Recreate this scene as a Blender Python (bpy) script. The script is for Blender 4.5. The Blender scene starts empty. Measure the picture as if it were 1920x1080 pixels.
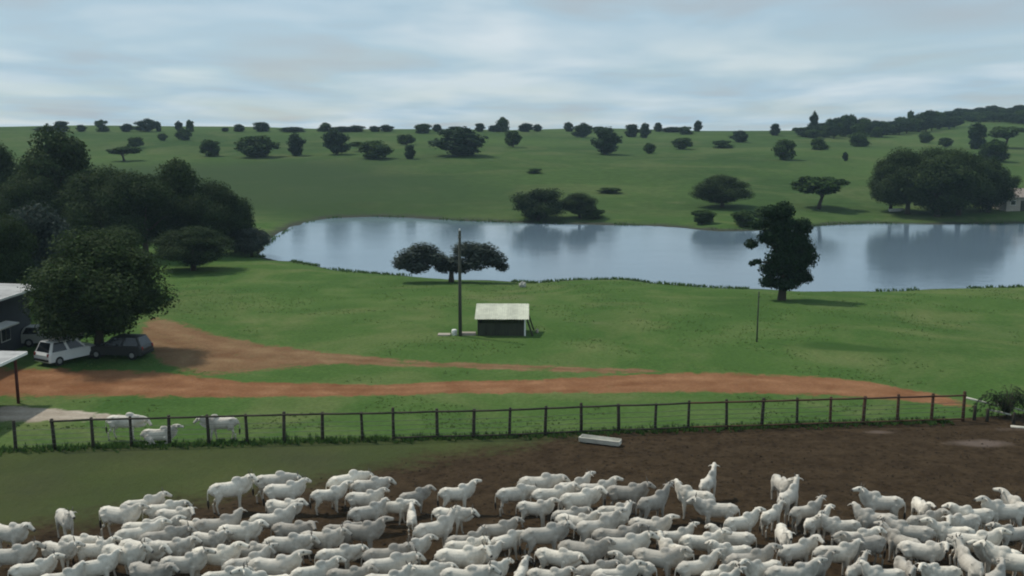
import bpy, bmesh, math, random
import numpy as np
from mathutils import Vector, Matrix

R = math.radians
scene = bpy.context.scene
C = scene.collection

# ------------------------------------------------------------------ camera
FPX = 1844.0                       # focal length in pixels of a 1920 px wide frame
CAM = Vector((0.0, 0.0, 16.0))
PITCH = math.atan(290.0 / FPX)
cam_d = bpy.data.cameras.new('camera')
cam_d.sensor_width = 36.0
cam_d.lens = FPX / 1920.0 * 36.0
cam_d.clip_start = 0.5
cam_d.clip_end = 12000.0
cam = bpy.data.objects.new('camera', cam_d)
cam.location = CAM
cam.rotation_euler = (math.pi / 2 - PITCH, 0, 0)
C.objects.link(cam)
scene.camera = cam

# ------------------------------------------------------------------ world, sun, exposure
SUN_EL, SUN_AZ = 54.0, -58.0       # azimuth from +Y (the view direction), negative = left
world = bpy.data.worlds.new('World')
scene.world = world
world.use_nodes = True
wn = world.node_tree
wn.nodes.clear()
def wnode(t, **kw):
    n = wn.nodes.new(t)
    for k, v in kw.items():
        setattr(n, k, v)
    return n
w_out = wnode('ShaderNodeOutputWorld')
w_bg = wnode('ShaderNodeBackground')
w_sky = wnode('ShaderNodeTexSky')
w_sky.sky_type = 'NISHITA'
w_sky.sun_disc = False
w_sky.sun_elevation = R(SUN_EL)
w_sky.sun_rotation = R(SUN_AZ)
w_sky.air_density = 1.0
w_sky.dust_density = 0.4
w_sky.ozone_density = 1.5
SKY_STRENGTH = 0.1
tc = wnode('ShaderNodeTexCoord')
sep = wnode('ShaderNodeSeparateXYZ')
wn.links.new(tc.outputs['Generated'], sep.inputs[0])
def wmath(op, a, b=None, clamp=False):
    n = wnode('ShaderNodeMath', operation=op, use_clamp=clamp)
    for i, v in enumerate((a, b)):
        if v is None:
            continue
        if isinstance(v, (int, float)):
            n.inputs[i].default_value = v
        else:
            wn.links.new(v, n.inputs[i])
    return n.outputs[0]
zc = wmath('MAXIMUM', sep.outputs[2], 0.0)
den = wmath('ADD', zc, 0.07)
cx = wmath('DIVIDE', sep.outputs[0], den)
cy = wmath('DIVIDE', sep.outputs[1], den)
comb = wnode('ShaderNodeCombineXYZ')
wn.links.new(cx, comb.inputs[0]); wn.links.new(cy, comb.inputs[1])
def wnoise(scale, detail, rough, dist, off, sx=1.0):
    mp = wnode('ShaderNodeMapping')
    mp.inputs['Location'].default_value = off
    mp.inputs['Scale'].default_value = (sx, 1.0, 1.0)
    wn.links.new(comb.outputs[0], mp.inputs['Vector'])
    n = wnode('ShaderNodeTexNoise')
    n.inputs['Scale'].default_value = scale
    n.inputs['Detail'].default_value = detail
    n.inputs['Roughness'].default_value = rough
    n.inputs['Distortion'].default_value = dist
    wn.links.new(mp.outputs[0], n.inputs['Vector'])
    return n.outputs['Fac']
def wramp(fac, stops):
    n = wnode('ShaderNodeValToRGB')
    cr = n.color_ramp
    cr.elements[0].position, cr.elements[0].color = stops[0][0], stops[0][1]
    cr.elements[1].position, cr.elements[1].color = stops[-1][0], stops[-1][1]
    for p, c in stops[1:-1]:
        e = cr.elements.new(p); e.color = c
    wn.links.new(fac, n.inputs[0])
    return n.outputs[0]
n1 = wnoise(0.45, 3.0, 0.5, 0.3, (3.1, 1.7, 0.0), 1.3)
n2 = wnoise(0.5, 3.5, 0.5, 0.3, (11.3, 6.2, 2.0), 1.5)
cover = wramp(n1, [(0.32, (0.60,) * 3 + (1,)), (0.60, (0.98,) * 3 + (1,))])
cloud = wramp(n2, [(0.30, (0.44, 0.50, 0.545, 1)), (0.45, (0.44, 0.59, 0.69, 1)), (0.66, (0.69, 0.775, 0.82, 1))])
skyc = wnode('ShaderNodeMix', data_type='RGBA', blend_type='MULTIPLY')
skyc.inputs['Factor'].default_value = 1.0
wn.links.new(w_sky.outputs[0], skyc.inputs['A'])
skyc.inputs['B'].default_value = (SKY_STRENGTH,) * 3 + (1,)
mixs = wnode('ShaderNodeMix', data_type='RGBA')
wn.links.new(cover, mixs.inputs['Factor'])
wn.links.new(skyc.outputs['Result'], mixs.inputs['A'])
wn.links.new(cloud, mixs.inputs['B'])
wn.links.new(mixs.outputs['Result'], w_bg.inputs['Color'])
w_bg.inputs['Strength'].default_value = 1.0
wn.links.new(w_bg.outputs[0], w_out.inputs['Surface'])

sun_d = bpy.data.lights.new('sun', 'SUN')
sun_d.energy = 3.3
sun_d.angle = R(2.5)
sun_d.color = (1.0, 0.93, 0.82)
sun = bpy.data.objects.new('sun', sun_d)
sdir = Vector((math.sin(R(SUN_AZ)) * math.cos(R(SUN_EL)), math.cos(R(SUN_AZ)) * math.cos(R(SUN_EL)), math.sin(R(SUN_EL))))
sun.rotation_euler = sdir.to_track_quat('Z', 'Y').to_euler()
C.objects.link(sun)

scene.view_settings.view_transform = 'Standard'
scene.view_settings.look = 'None'
scene.view_settings.exposure = 0.0
scene.view_settings.gamma = 1.0
scene.view_settings.use_curve_mapping = False
scene.render.engine = 'CYCLES'
scene.cycles.use_denoising = True
scene.cycles.max_bounces = 6
scene.cycles.diffuse_bounces = 2
scene.cycles.glossy_bounces = 2
scene.cycles.transmission_bounces = 3
scene.cycles.volume_bounces = 1
scene.cycles.caustics_reflective = False
scene.cycles.caustics_refractive = False
scene.cycles.filter_width = 2.0

# ------------------------------------------------------------------ small helpers
def tag(o, label=None, cat=None, group=None, kind=None):
    for k, v in (('label', label), ('category', cat), ('group', group), ('kind', kind)):
        if v:
            o[k] = v
    return o
def empty(name, loc, rz=0.0, scale=(1, 1, 1)):
    o = bpy.data.objects.new(name, None)
    o.empty_display_size = 0.3
    o.location = loc
    o.rotation_euler = (0, 0, rz)
    o.scale = scale
    C.objects.link(o)
    return o
def link(name, me, parent=None, loc=None, rz=None, mat=None):
    o = bpy.data.objects.new(name, me)
    C.objects.link(o)
    if parent is not None:
        o.parent = parent
    if loc is not None:
        o.location = loc
    if rz is not None:
        o.rotation_euler = (0, 0, rz)
    if mat is not None and len(me.materials) == 0:
        me.materials.append(mat)
    return o
ONES = ['', 'first', 'second', 'third', 'fourth', 'fifth', 'sixth', 'seventh', 'eighth', 'ninth', 'tenth', 'eleventh', 'twelfth',
        'thirteenth', 'fourteenth', 'fifteenth', 'sixteenth', 'seventeenth', 'eighteenth', 'nineteenth']
TENS = {2: ('twentieth', 'twenty'), 3: ('thirtieth', 'thirty'), 4: ('fortieth', 'forty'), 5: ('fiftieth', 'fifty'), 6: ('sixtieth', 'sixty')}
def ordinal(i):
    if i < 20:
        return ONES[i]
    t, u = divmod(i, 10)
    return TENS[t][0] if u == 0 else TENS[t][1] + '-' + ONES[u]

class MB:
    """collects tubes, boxes and sheets into one mesh"""
    def __init__(self):
        self.v, self.f = [], []
    def quad_strip(self, rings, cap=True, closed=True):
        base = len(self.v); n = len(rings[0])
        for r in rings:
            self.v.extend(tuple(p) for p in r)
        for i in range(len(rings) - 1):
            for j in range(n if closed else n - 1):
                a = base + i * n + j; b = base + i * n + (j + 1) % n
                self.f.append((a, b, b + n, a + n))
        if cap and closed:
            self.f.append(tuple(base + j for j in reversed(range(n))))
            self.f.append(tuple(base + (len(rings) - 1) * n + j for j in range(n)))
        return self
    def tube(self, pts, rad, n=8, sq=None):
        """pts polyline, rad scalars or (across, up) pairs"""
        pts = [Vector(p) for p in pts]
        rings = []
        for i, p in enumerate(pts):
            t = (pts[min(i + 1, len(pts) - 1)] - pts[max(i - 1, 0)]).normalized()
            ref = Vector((0, 0, 1)) if abs(t.z) < 0.9 else Vector((1, 0, 0))
            s = t.cross(ref).normalized(); u = s.cross(t).normalized()
            r = rad[i] if hasattr(rad, '__len__') else rad
            ra, rb = r if hasattr(r, '__len__') else (r, r)
            rings.append([p + s * (math.cos(2 * math.pi * k / n) * ra) + u * (math.sin(2 * math.pi * k / n) * rb) for k in range(n)])
        return self.quad_strip(rings)
    def box(self, c, size, rot=None):
        b = len(self.v)
        for sx in (-1, 1):
            for sy in (-1, 1):
                for sz in (-1, 1):
                    p = Vector((sx * size[0] / 2, sy * size[1] / 2, sz * size[2] / 2))
                    if rot is not None:
                        p = rot @ p
                    self.v.append(tuple(Vector(c) + p))
        for q in ((0, 1, 3, 2), (4, 6, 7, 5), (0, 4, 5, 1), (2, 3, 7, 6), (0, 2, 6, 4), (1, 5, 7, 3)):
            self.f.append(tuple(b + i for i in q))
        return self
    def bar(self, a, b, w, h):
        a, b = Vector(a), Vector(b)
        d = b - a
        q = d.to_track_quat('X', 'Z').to_matrix()
        return self.box((a + b) / 2, (d.length, w, h), q)
    def ellipsoid(self, c, r, nu=14, nv=9, rot=None):
        rings = []
        for i in range(nv):
            th = math.pi * (i + 0.35) / (nv - 0.3)
            ring = []
            for k in range(nu):
                a = 2 * math.pi * k / nu
                p = Vector((r[0] * math.sin(th) * math.cos(a), r[1] * math.sin(th) * math.sin(a), -r[2] * math.cos(th)))
                if rot is not None:
                    p = rot @ p
                ring.append(Vector(c) + p)
            rings.append(ring)
        return self.quad_strip(rings)
    def mesh(self, name, mat=None, smooth=False, bevel=0.0):
        me = bpy.data.meshes.new(name)
        me.from_pydata(self.v, [], self.f)
        if bevel > 0:
            bm = bmesh.new(); bm.from_mesh(me)
            bmesh.ops.bevel(bm, geom=list(bm.edges), offset=bevel, segments=1, affect='EDGES', profile=0.5)
            bm.to_mesh(me); bm.free()
        if smooth:
            me.polygons.foreach_set('use_smooth', [True] * len(me.polygons))
        if mat:
            me.materials.append(mat)
        me.update()
        return me
    def build(self, name, mat, parent=None, smooth=False, bevel=0.0, loc=None):
        return link(name, self.mesh(name, mat, smooth, bevel), parent, loc)

# ------------------------------------------------------------------ materials
def new_mat(name):
    m = bpy.data.materials.new(name)
    m.use_nodes = True
    nt = m.node_tree
    return m, nt, nt.nodes['Principled BSDF']
def N(nt, t, ins=None, **kw):
    n = nt.nodes.new(t)
    for k, v in kw.items():
        setattr(n, k, v)
    for k, v in (ins or {}).items():
        s = n.inputs[k]
        if hasattr(v, 'is_output') and v.is_output:
            nt.links.new(v, s)
        else:
            s.default_value = v
    return n
def noise_fac(nt, vec, scale, detail=4.0, rough=0.55, dist=0.0):
    return N(nt, 'ShaderNodeTexNoise', {'Vector': vec, 'Scale': scale, 'Detail': detail, 'Roughness': rough, 'Distortion': dist}).outputs['Fac']
def ramp(nt, fac, stops):
    n = nt.nodes.new('ShaderNodeValToRGB')
    nt.links.new(fac, n.inputs[0])
    cr = n.color_ramp
    full = [(p, tuple(c) + (1,) if hasattr(c, '__len__') else (c, c, c, 1)) for p, c in stops]
    cr.elements[0].position, cr.elements[0].color = full[0]
    cr.elements[1].position, cr.elements[1].color = full[-1]
    for p, c in full[1:-1]:
        e = cr.elements.new(p); e.color = c
    return n.outputs[0]
def mix(nt, fac, a, b, mode='MIX'):
    n = N(nt, 'ShaderNodeMix', data_type='RGBA', blend_type=mode)
    for key, v in (('Factor', fac), ('A', a), ('B', b)):
        s = n.inputs[key]
        if hasattr(v, 'is_output'):
            nt.links.new(v, s)
        elif key == 'Factor':
            s.default_value = v
        else:
            s.default_value = tuple(v) + (1,) if len(v) == 3 else v
    return n.outputs['Result']
def M_(nt, op, a, b=0.0, clamp=False):
    n = N(nt, 'ShaderNodeMath', operation=op, use_clamp=clamp)
    for i, v in enumerate((a, b)):
        if hasattr(v, 'is_output'):
            nt.links.new(v, n.inputs[i])
        else:
            n.inputs[i].default_value = v
    return n.outputs[0]
def world_vec(nt):
    return N(nt, 'ShaderNodeNewGeometry').outputs['Position']
def bump(nt, h, strength, dist):
    return N(nt, 'ShaderNodeBump', {'Height': h, 'Strength': strength, 'Distance': dist}).outputs[0]
def attr(nt, name):
    return N(nt, 'ShaderNodeAttribute', attribute_name=name).outputs['Fac']

def grass_colour(nt, pos):
    big = noise_fac(nt, pos, 0.022, 4.0, 0.55, 0.6)
    mid = noise_fac(nt, pos, 0.16, 5.0, 0.6, 0.4)
    fine = noise_fac(nt, pos, 3.2, 5.0, 0.7)
    c1 = ramp(nt, big, [(0.30, (0.044, 0.088, 0.026)), (0.50, (0.056, 0.108, 0.028)), (0.68, (0.080, 0.128, 0.038))])
    c2 = ramp(nt, mid, [(0.30, (0.036, 0.078, 0.020)), (0.50, (0.060, 0.110, 0.029)), (0.68, (0.112, 0.146, 0.054))])
    c = mix(nt, 0.5, c1, c2)
    c = mix(nt, ramp(nt, noise_fac(nt, pos, 0.07, 6.0, 0.62, 1.2), [(0.50, 0.0), (0.68, 0.62)]), c, (0.130, 0.148, 0.060))
    f = ramp(nt, fine, [(0.25, 0.72), (0.75, 1.28)])
    return mix(nt, 1.0, c, f, 'MULTIPLY')
def dirt_colour(nt, pos, a=(0.185, 0.080, 0.045), b=(0.27, 0.135, 0.080)):
    n1_ = noise_fac(nt, pos, 0.35, 6.0, 0.62, 0.5)
    n2_ = noise_fac(nt, pos, 5.0, 5.0, 0.7)
    c = mix(nt, ramp(nt, n1_, [(0.32, 0.0), (0.68, 1.0)]), a, b)
    return mix(nt, 1.0, c, ramp(nt, n2_, [(0.25, 0.75), (0.75, 1.2)]), 'MULTIPLY')

def mat_terrain():
    m, nt, b = new_mat('pasture grass')
    pos = world_vec(nt)
    g = grass_colour(nt, pos)
    # rougher, duller pasture on the slope beyond the lake
    far = attr(nt, 'far')
    dull = mix(nt, ramp(nt, noise_fac(nt, pos, 0.012, 3.0, 0.5), [(0.35, 0.0), (0.65, 1.0)]), (0.034, 0.066, 0.020), (0.060, 0.100, 0.030))
    dull = mix(nt, ramp(nt, noise_fac(nt, pos, 0.035, 6.0, 0.62, 1.0), [(0.48, 0.0), (0.66, 0.62)]), dull, (0.090, 0.110, 0.044))
    dull = mix(nt, 1.0, dull, ramp(nt, noise_fac(nt, pos, 0.4, 6.0, 0.65), [(0.25, 0.78), (0.75, 1.2)]), 'MULTIPLY')
    dull = mix(nt, attr(nt, 'rank'), dull, (0.036, 0.058, 0.026))  # blend to dark olive where the slope mask is set
    g = mix(nt, far, g, dull)
    n_edge = noise_fac(nt, pos, 0.5, 5.0, 0.65)
    sh = M_(nt, 'ADD', attr(nt, 'shore'), M_(nt, 'MULTIPLY', M_(nt, 'SUBTRACT', n_edge, 0.5), 0.8))
    shm = ramp(nt, sh, [(0.35, 0.0), (0.75, 1.0)])
    mud = mix(nt, noise_fac(nt, pos, 0.9, 4.0), (0.030, 0.036, 0.026), (0.062, 0.066, 0.048))
    g = mix(nt, shm, g, mud)
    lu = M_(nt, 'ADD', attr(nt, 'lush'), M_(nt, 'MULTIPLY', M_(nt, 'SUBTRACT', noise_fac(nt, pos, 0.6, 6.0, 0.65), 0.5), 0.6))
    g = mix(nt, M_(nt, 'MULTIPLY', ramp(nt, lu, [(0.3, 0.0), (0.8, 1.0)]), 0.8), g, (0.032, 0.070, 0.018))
    # worn, sandy grass
    dr = M_(nt, 'ADD', attr(nt, 'dry'), M_(nt, 'MULTIPLY', M_(nt, 'SUBTRACT', noise_fac(nt, pos, 0.45, 6.0, 0.65), 0.5), 0.9))
    g = mix(nt, M_(nt, 'MULTIPLY', ramp(nt, dr, [(0.4, 0.0), (0.85, 1.0)]), 0.75), g, (0.135, 0.135, 0.075))
    nt.links.new(g, b.inputs['Base Color'])
    b.inputs['Roughness'].default_value = 0.95
    b.inputs['Specular IOR Level'].default_value = 0.02
    nt.links.new(bump(nt, noise_fac(nt, pos, 2.2, 6.0, 0.7), 0.6, 0.25), b.inputs['Normal'])
    return m
def mat_road(name, a, bcol):
    """laterite that thins into grass towards its worn edges"""
    m, nt, b = new_mat(name)
    pos = world_vec(nt)
    e = attr(nt, 'edge')
    ne = noise_fac(nt, pos, 0.7, 7.0, 0.72, 0.8)
    k = M_(nt, 'ADD', e, M_(nt, 'MULTIPLY', M_(nt, 'SUBTRACT', ne, 0.5), 1.5))
    mask = ramp(nt, k, [(0.25, 0.0), (0.50, 1.0)])
    d = dirt_colour(nt, pos, a, bcol)
    # grassy centre tufts and paler wheel ruts
    tuft = ramp(nt, noise_fac(nt, pos, 1.4, 6.0, 0.7), [(0.58, 0.0), (0.70, 0.65)])
    d = mix(nt, M_(nt, 'MULTIPLY', tuft, attr(nt, 'weed')), d, (0.075, 0.095, 0.035))
    ac = M_(nt, 'ADD', attr(nt, 'across'), M_(nt, 'MULTIPLY', M_(nt, 'SUBTRACT', noise_fac(nt, pos, 0.18, 3.0, 0.5), 0.5), 0.25))
    rut = ramp(nt, ac, [(0.22, 0.0), (0.31, 1.0), (0.36, 1.0), (0.44, 0.0), (0.56, 0.0), (0.64, 1.0), (0.69, 1.0), (0.78, 0.0)])
    rut = M_(nt, 'MULTIPLY', rut, ramp(nt, noise_fac(nt, pos, 0.5, 5.0, 0.65), [(0.35, 0.15), (0.65, 0.75)]))
    d = mix(nt, rut, d, mix(nt, 1.0, d, (1.30, 1.34, 1.38), 'MULTIPLY'))
    c = mix(nt, mask, grass_colour(nt, pos), d)
    nt.links.new(c, b.inputs['Base Color'])
    b.inputs['Roughness'].default_value = 0.95
    b.inputs['Specular IOR Level'].default_value = 0.02
    nt.links.new(bump(nt, noise_fac(nt, pos, 2.0, 6.0, 0.7), 0.5, 0.15), b.inputs['Normal'])
    return m
def mat_yard():
    m, nt, b = new_mat('trampled corral ground')
    pos = world_vec(nt)
    n = noise_fac(nt, pos, 0.28, 6.0, 0.65, 0.7)
    s = M_(nt, 'ADD', attr(nt, 'soil'), M_(nt, 'MULTIPLY', M_(nt, 'SUBTRACT', n, 0.5), 0.9))
    mask = ramp(nt, M_(nt, 'ADD', s, M_(nt, 'MULTIPLY', M_(nt, 'SUBTRACT', noise_fac(nt, pos, 2.4, 6.0, 0.7), 0.5), 0.8)), [(0.22, 0.0), (0.66, 1.0)])
    soil = mix(nt, ramp(nt, noise_fac(nt, pos, 0.9, 7.0, 0.68, 0.5), [(0.3, 0.0), (0.7, 1.0)]), (0.024, 0.0160, 0.0090), (0.052, 0.036, 0.021))
    soil = mix(nt, 1.0, soil, ramp(nt, noise_fac(nt, pos, 6.0, 5.0, 0.75), [(0.25, 0.7), (0.75, 1.3)]), 'MULTIPLY')
    vo = N(nt, 'ShaderNodeTexVoronoi', {'Vector': pos, 'Scale': 2.6, 'Randomness': 1.0}).outputs['Distance']
    soil = mix(nt, 1.0, soil, ramp(nt, vo, [(0.10, 0.55), (0.30, 1.05), (0.6, 1.2)]), 'MULTIPLY')
    dust = M_(nt, 'ADD', attr(nt, 'dust'), M_(nt, 'MULTIPLY', M_(nt, 'SUBTRACT', noise_fac(nt, pos, 0.7, 5.0, 0.6), 0.5), 0.8))
    soil = mix(nt, M_(nt, 'MULTIPLY', ramp(nt, dust, [(0.4, 0.0), (0.8, 1.0)]), 0.8), soil, (0.135, 0.105, 0.088))
    gr = mix(nt, 0.65, grass_colour(nt, pos), (0.056, 0.058, 0.022))
    gr = mix(nt, ramp(nt, noise_fac(nt, pos, 0.12, 4.0, 0.6), [(0.35, 0.0), (0.65, 0.75)]), gr, (0.045, 0.052, 0.026))
    c = mix(nt, mask, gr, soil)
    nt.links.new(c, b.inputs['Base Color'])
    b.inputs['Roughness'].default_value = 0.9
    b.inputs['Specular IOR Level'].default_value = 0.03
    nt.links.new(bump(nt, noise_fac(nt, pos, 2.6, 7.0, 0.72), 0.8, 0.18), b.inputs['Normal'])
    return m
def mat_water():
    m, nt, b = new_mat('lake water')
    pos = world_vec(nt)
    mp = N(nt, 'ShaderNodeMapping', {'Vector': pos, 'Scale': (0.55, 1.0, 1.0)}).outputs[0]
    h = M_(nt, 'ADD', noise_fac(nt, mp, 1.3, 4.0, 0.6), M_(nt, 'MULTIPLY', noise_fac(nt, mp, 0.18, 3.0, 0.5), 1.5))
    b.inputs['Base Color'].default_value = (0.120, 0.175, 0.225, 1)
    b.inputs['IOR'].default_value = 1.33
    r = ramp(nt, noise_fac(nt, pos, 0.03, 3.0, 0.5), [(0.35, 0.07), (0.65, 0.14)])
    nt.links.new(r, b.inputs['Roughness'])
    b.inputs['Specular IOR Level'].default_value = 0.5
    nt.links.new(bump(nt, h, 0.15, 0.10), b.inputs['Normal'])
    return m
def mat_leaf(name, dark, light, trans=0.25):
    m, nt, b = new_mat(name)
    geo = N(nt, 'ShaderNodeNewGeometry')
    oi = N(nt, 'ShaderNodeObjectInfo')
    rnd = M_(nt, 'ADD', M_(nt, 'MULTIPLY', geo.outputs['Random Per Island'], 0.65), M_(nt, 'MULTIPLY', oi.outputs['Random'], 0.35))
    c = mix(nt, rnd, dark, light)
    cl = noise_fac(nt, geo.outputs['Position'], 0.6, 3.0, 0.5)
    c = mix(nt, 1.0, c, ramp(nt, cl, [(0.3, 0.75), (0.7, 1.3)]), 'MULTIPLY')
    nt.links.new(c, b.inputs['Base Color'])
    b.inputs['Roughness'].default_value = 0.7
    b.inputs['Specular IOR Level'].default_value = 0.06
    tr = N(nt, 'ShaderNodeBsdfTranslucent', {'Color': c})
    mx = N(nt, 'ShaderNodeMixShader', {'Fac': trans})
    nt.links.new(b.outputs[0], mx.inputs[1]); nt.links.new(tr.outputs[0], mx.inputs[2])
    nt.links.new(mx.outputs[0], nt.nodes['Material Output'].inputs['Surface'])
    return m
def mat_plain(name, col, rough=0.7, var=0.25, scale=3.0, metal=0.0, spec=0.3, stretch=None, bmp=0.0):
    m, nt, b = new_mat(name)
    tcn = N(nt, 'ShaderNodeTexCoord').outputs['Object']
    oi = N(nt, 'ShaderNodeObjectInfo').outputs['Random']
    if stretch:
        tcn = N(nt, 'ShaderNodeMapping', {'Vector': tcn, 'Scale': stretch}).outputs[0]
    f = noise_fac(nt, tcn, scale, 6.0, 0.65, 0.3)
    k = ramp(nt, f, [(0.25, 1 - var), (0.75, 1 + var)])
    c = mix(nt, 1.0, col, k, 'MULTIPLY')
    k2 = M_(nt, 'ADD', M_(nt, 'MULTIPLY', oi, var * 0.8), 1 - var * 0.4)
    v = N(nt, 'ShaderNodeVectorMath', {0: c}, operation='SCALE')
    nt.links.new(k2, v.inputs['Scale'])
    nt.links.new(v.outputs[0], b.inputs['Base Color'])
    b.inputs['Roughness'].default_value = rough
    b.inputs['Metallic'].default_value = metal
    b.inputs['Specular IOR Level'].default_value = spec
    if bmp:
        nt.links.new(bump(nt, f, bmp, 0.03), b.inputs['Normal'])
    return m
def mat_cow():
    m, nt, b = new_mat('zebu hide')
    tco = N(nt, 'ShaderNodeTexCoord').outputs['Object']
    oi = N(nt, 'ShaderNodeObjectInfo').outputs['Random']
    coat = N(nt, 'ShaderNodeAttribute', attribute_name='coat').outputs['Color']
    tone = ramp(nt, oi, [(0.0, (0.50, 0.48, 0.46)), (0.25, (0.82, 0.80, 0.77)), (0.7, (1.02, 1.0, 0.96)), (1.0, (1.16, 1.13, 1.07))])
    c = mix(nt, 1.0, coat, tone, 'MULTIPLY')
    off = N(nt, 'ShaderNodeVectorMath', {0: tco}, operation='ADD')
    sc = N(nt, 'ShaderNodeCombineXYZ', {0: M_(nt, 'MULTIPLY', oi, 37.0)}).outputs[0]
    nt.links.new(sc, off.inputs[1])
    d = noise_fac(nt, off.outputs[0], 1.7, 5.0, 0.62)
    c = mix(nt, 1.0, c, ramp(nt, d, [(0.32, 0.66), (0.50, 0.96), (0.7, 1.12)]), 'MULTIPLY')
    dirt = ramp(nt, noise_fac(nt, off.outputs[0], 3.4, 6.0, 0.7, 0.6), [(0.56, 0.0), (0.70, 0.45)])
    c = mix(nt, dirt, c, (0.20, 0.165, 0.125))
    nt.links.new(c, b.inputs['Base Color'])
    b.inputs['Roughness'].default_value = 0.75
    b.inputs['Specular IOR Level'].default_value = 0.2
    b.inputs['Sheen Weight'].default_value = 0.1
    nt.links.new(bump(nt, noise_fac(nt, off.outputs[0], 4.5, 5.0, 0.62), 0.5, 0.05), b.inputs['Normal'])
    return m

MT = {
    'terrain': mat_terrain(),
    'road': mat_road('red laterite road', (0.145, 0.066, 0.032), (0.228, 0.118, 0.062)),
    'track': mat_road('worn dirt track', (0.135, 0.075, 0.040), (0.185, 0.120, 0.065)),
    'path': mat_road('pale sandy path', (0.25, 0.21, 0.165), (0.36, 0.31, 0.25)),
    'yard': mat_yard(),
    'water': mat_water(),
    'leaf_dark': mat_leaf('dark evergreen leaves', (0.014, 0.028, 0.010), (0.046, 0.072, 0.024)),
    'leaf_mid': mat_leaf('mid green leaves', (0.018, 0.042, 0.010), (0.056, 0.096, 0.026)),
    'leaf_grey': mat_leaf('grey green leaves', (0.030, 0.045, 0.036), (0.068, 0.085, 0.070)),
    'leaf_blue': mat_leaf('deep blue green leaves', (0.010, 0.026, 0.012), (0.030, 0.056, 0.024)),
    'blade': mat_leaf('grass blades', (0.085, 0.140, 0.040), (0.140, 0.195, 0.066), 0.6),
    'blade_dark': mat_leaf('rank dark grass', (0.040, 0.085, 0.020), (0.070, 0.125, 0.034), 0.4),
    'bark': mat_plain('bark', (0.060, 0.048, 0.036), 0.9, 0.35, 5.0, stretch=(1, 1, 0.3), bmp=0.6),
    'post': mat_plain('weathered fence timber', (0.040, 0.034, 0.024), 0.9, 0.4, 4.0, stretch=(1, 1, 0.25), bmp=0.5),
    'rail': mat_plain('red brown fence rail', (0.075, 0.036, 0.020), 0.85, 0.4, 2.0, stretch=(0.3, 1, 1), bmp=0.4),
    'wire': mat_plain('fence wire', (0.12, 0.12, 0.11), 0.5, 0.2, 2.0, metal=0.6),
    'pale_wood': mat_plain('bleached wood', (0.50, 0.48, 0.41), 0.85, 0.35, 3.0, stretch=(0.4, 1, 1), bmp=0.4),
    'dark_wood': mat_plain('dark stained planks', (0.040, 0.044, 0.028), 0.85, 0.35, 3.0, stretch=(1, 1, 0.3), bmp=0.4),
    'zinc': mat_plain('pale corrugated sheet', (0.46, 0.47, 0.37), 0.55, 0.28, 1.8, metal=0.0, spec=0.4),
    'zinc_grey': mat_plain('grey corrugated sheet', (0.30, 0.30, 0.29), 0.55, 0.3, 1.6, spec=0.4),
    'white': mat_plain('white paint', (0.72, 0.72, 0.69), 0.6, 0.1, 2.0),
    'wall_dark': mat_plain('slate blue wall', (0.040, 0.044, 0.052), 0.85, 0.2, 1.0),
    'wall_brown': mat_plain('dusty beige wall', (0.34, 0.31, 0.26), 0.9, 0.2, 1.0),
    'tile': mat_plain('dusty clay roof', (0.24, 0.20, 0.17), 0.85, 0.25, 2.0),
    'concrete': mat_plain('pale concrete', (0.33, 0.29, 0.24), 0.9, 0.25, 0.8, bmp=0.3),
    'iron': mat_plain('rusty red post paint', (0.085, 0.022, 0.016), 0.7, 0.3, 4.0),
    'pole': mat_plain('tarred pole', (0.055, 0.058, 0.045), 0.85, 0.3, 4.0, stretch=(1, 1, 0.15), bmp=0.4),
    'car_white': mat_plain('white car paint', (0.62, 0.63, 0.61), 0.3, 0.05, 1.0, spec=0.5),
    'car_dark': mat_plain('dark grey car paint', (0.018, 0.020, 0.020), 0.45, 0.08, 1.0, spec=0.5),
    'car_silver': mat_plain('silver car paint', (0.33, 0.34, 0.32), 0.35, 0.06, 1.0, spec=0.5),
    'glass': mat_plain('dark car glass', (0.010, 0.012, 0.014), 0.08, 0.05, 1.0, spec=0.6),
    'rubber': mat_plain('tyre rubber', (0.018, 0.018, 0.018), 0.85, 0.1, 2.0),
    'rim': mat_plain('wheel rim', (0.35, 0.35, 0.35), 0.4, 0.1, 2.0, metal=0.7),
    'lamp_red': mat_plain('red lamp glass', (0.22, 0.02, 0.02), 0.25, 0.05, 1.0, spec=0.5),
    'lamp_clear': mat_plain('clear lamp glass', (0.55, 0.55, 0.52), 0.2, 0.05, 1.0, spec=0.5),
    'clod': mat_plain('dark clods', (0.045, 0.034, 0.024), 0.95, 0.4, 0.8, spec=0.03),
    'cow': mat_cow(),
    'hair': mat_plain('dark tail hair', (0.030, 0.026, 0.022), 0.8, 0.3, 6.0),
    'horn': mat_plain('grey horn', (0.10, 0.09, 0.08), 0.5, 0.2, 6.0),
    'rock': mat_plain('pale rock', (0.42, 0.42, 0.38), 0.9, 0.25, 3.0, bmp=0.5),
}

# ------------------------------------------------------------------ view rays and the lie of the land
cp, sp = math.cos(PITCH), math.sin(PITCH)
def ray(px, py):
    a, b = (px - 960.0) / FPX, (540.0 - py) / FPX
    return Vector((a, cp + b * sp, -sp + b * cp))
def at_z(px, py, z=0.0):
    d = ray(px, py)
    return CAM + d * ((z - CAM.z) / d.z)
def at_y(px, py, y):
    d = ray(px, py)
    return CAM + d * (y / d.y)
def project(p):
    v = Vector(p) - CAM
    zf = v.y * cp - v.z * sp
    u = v.y * sp + v.z * cp
    return 960.0 + FPX * v.x / zf, 540.0 - FPX * u / zf, zf

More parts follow.
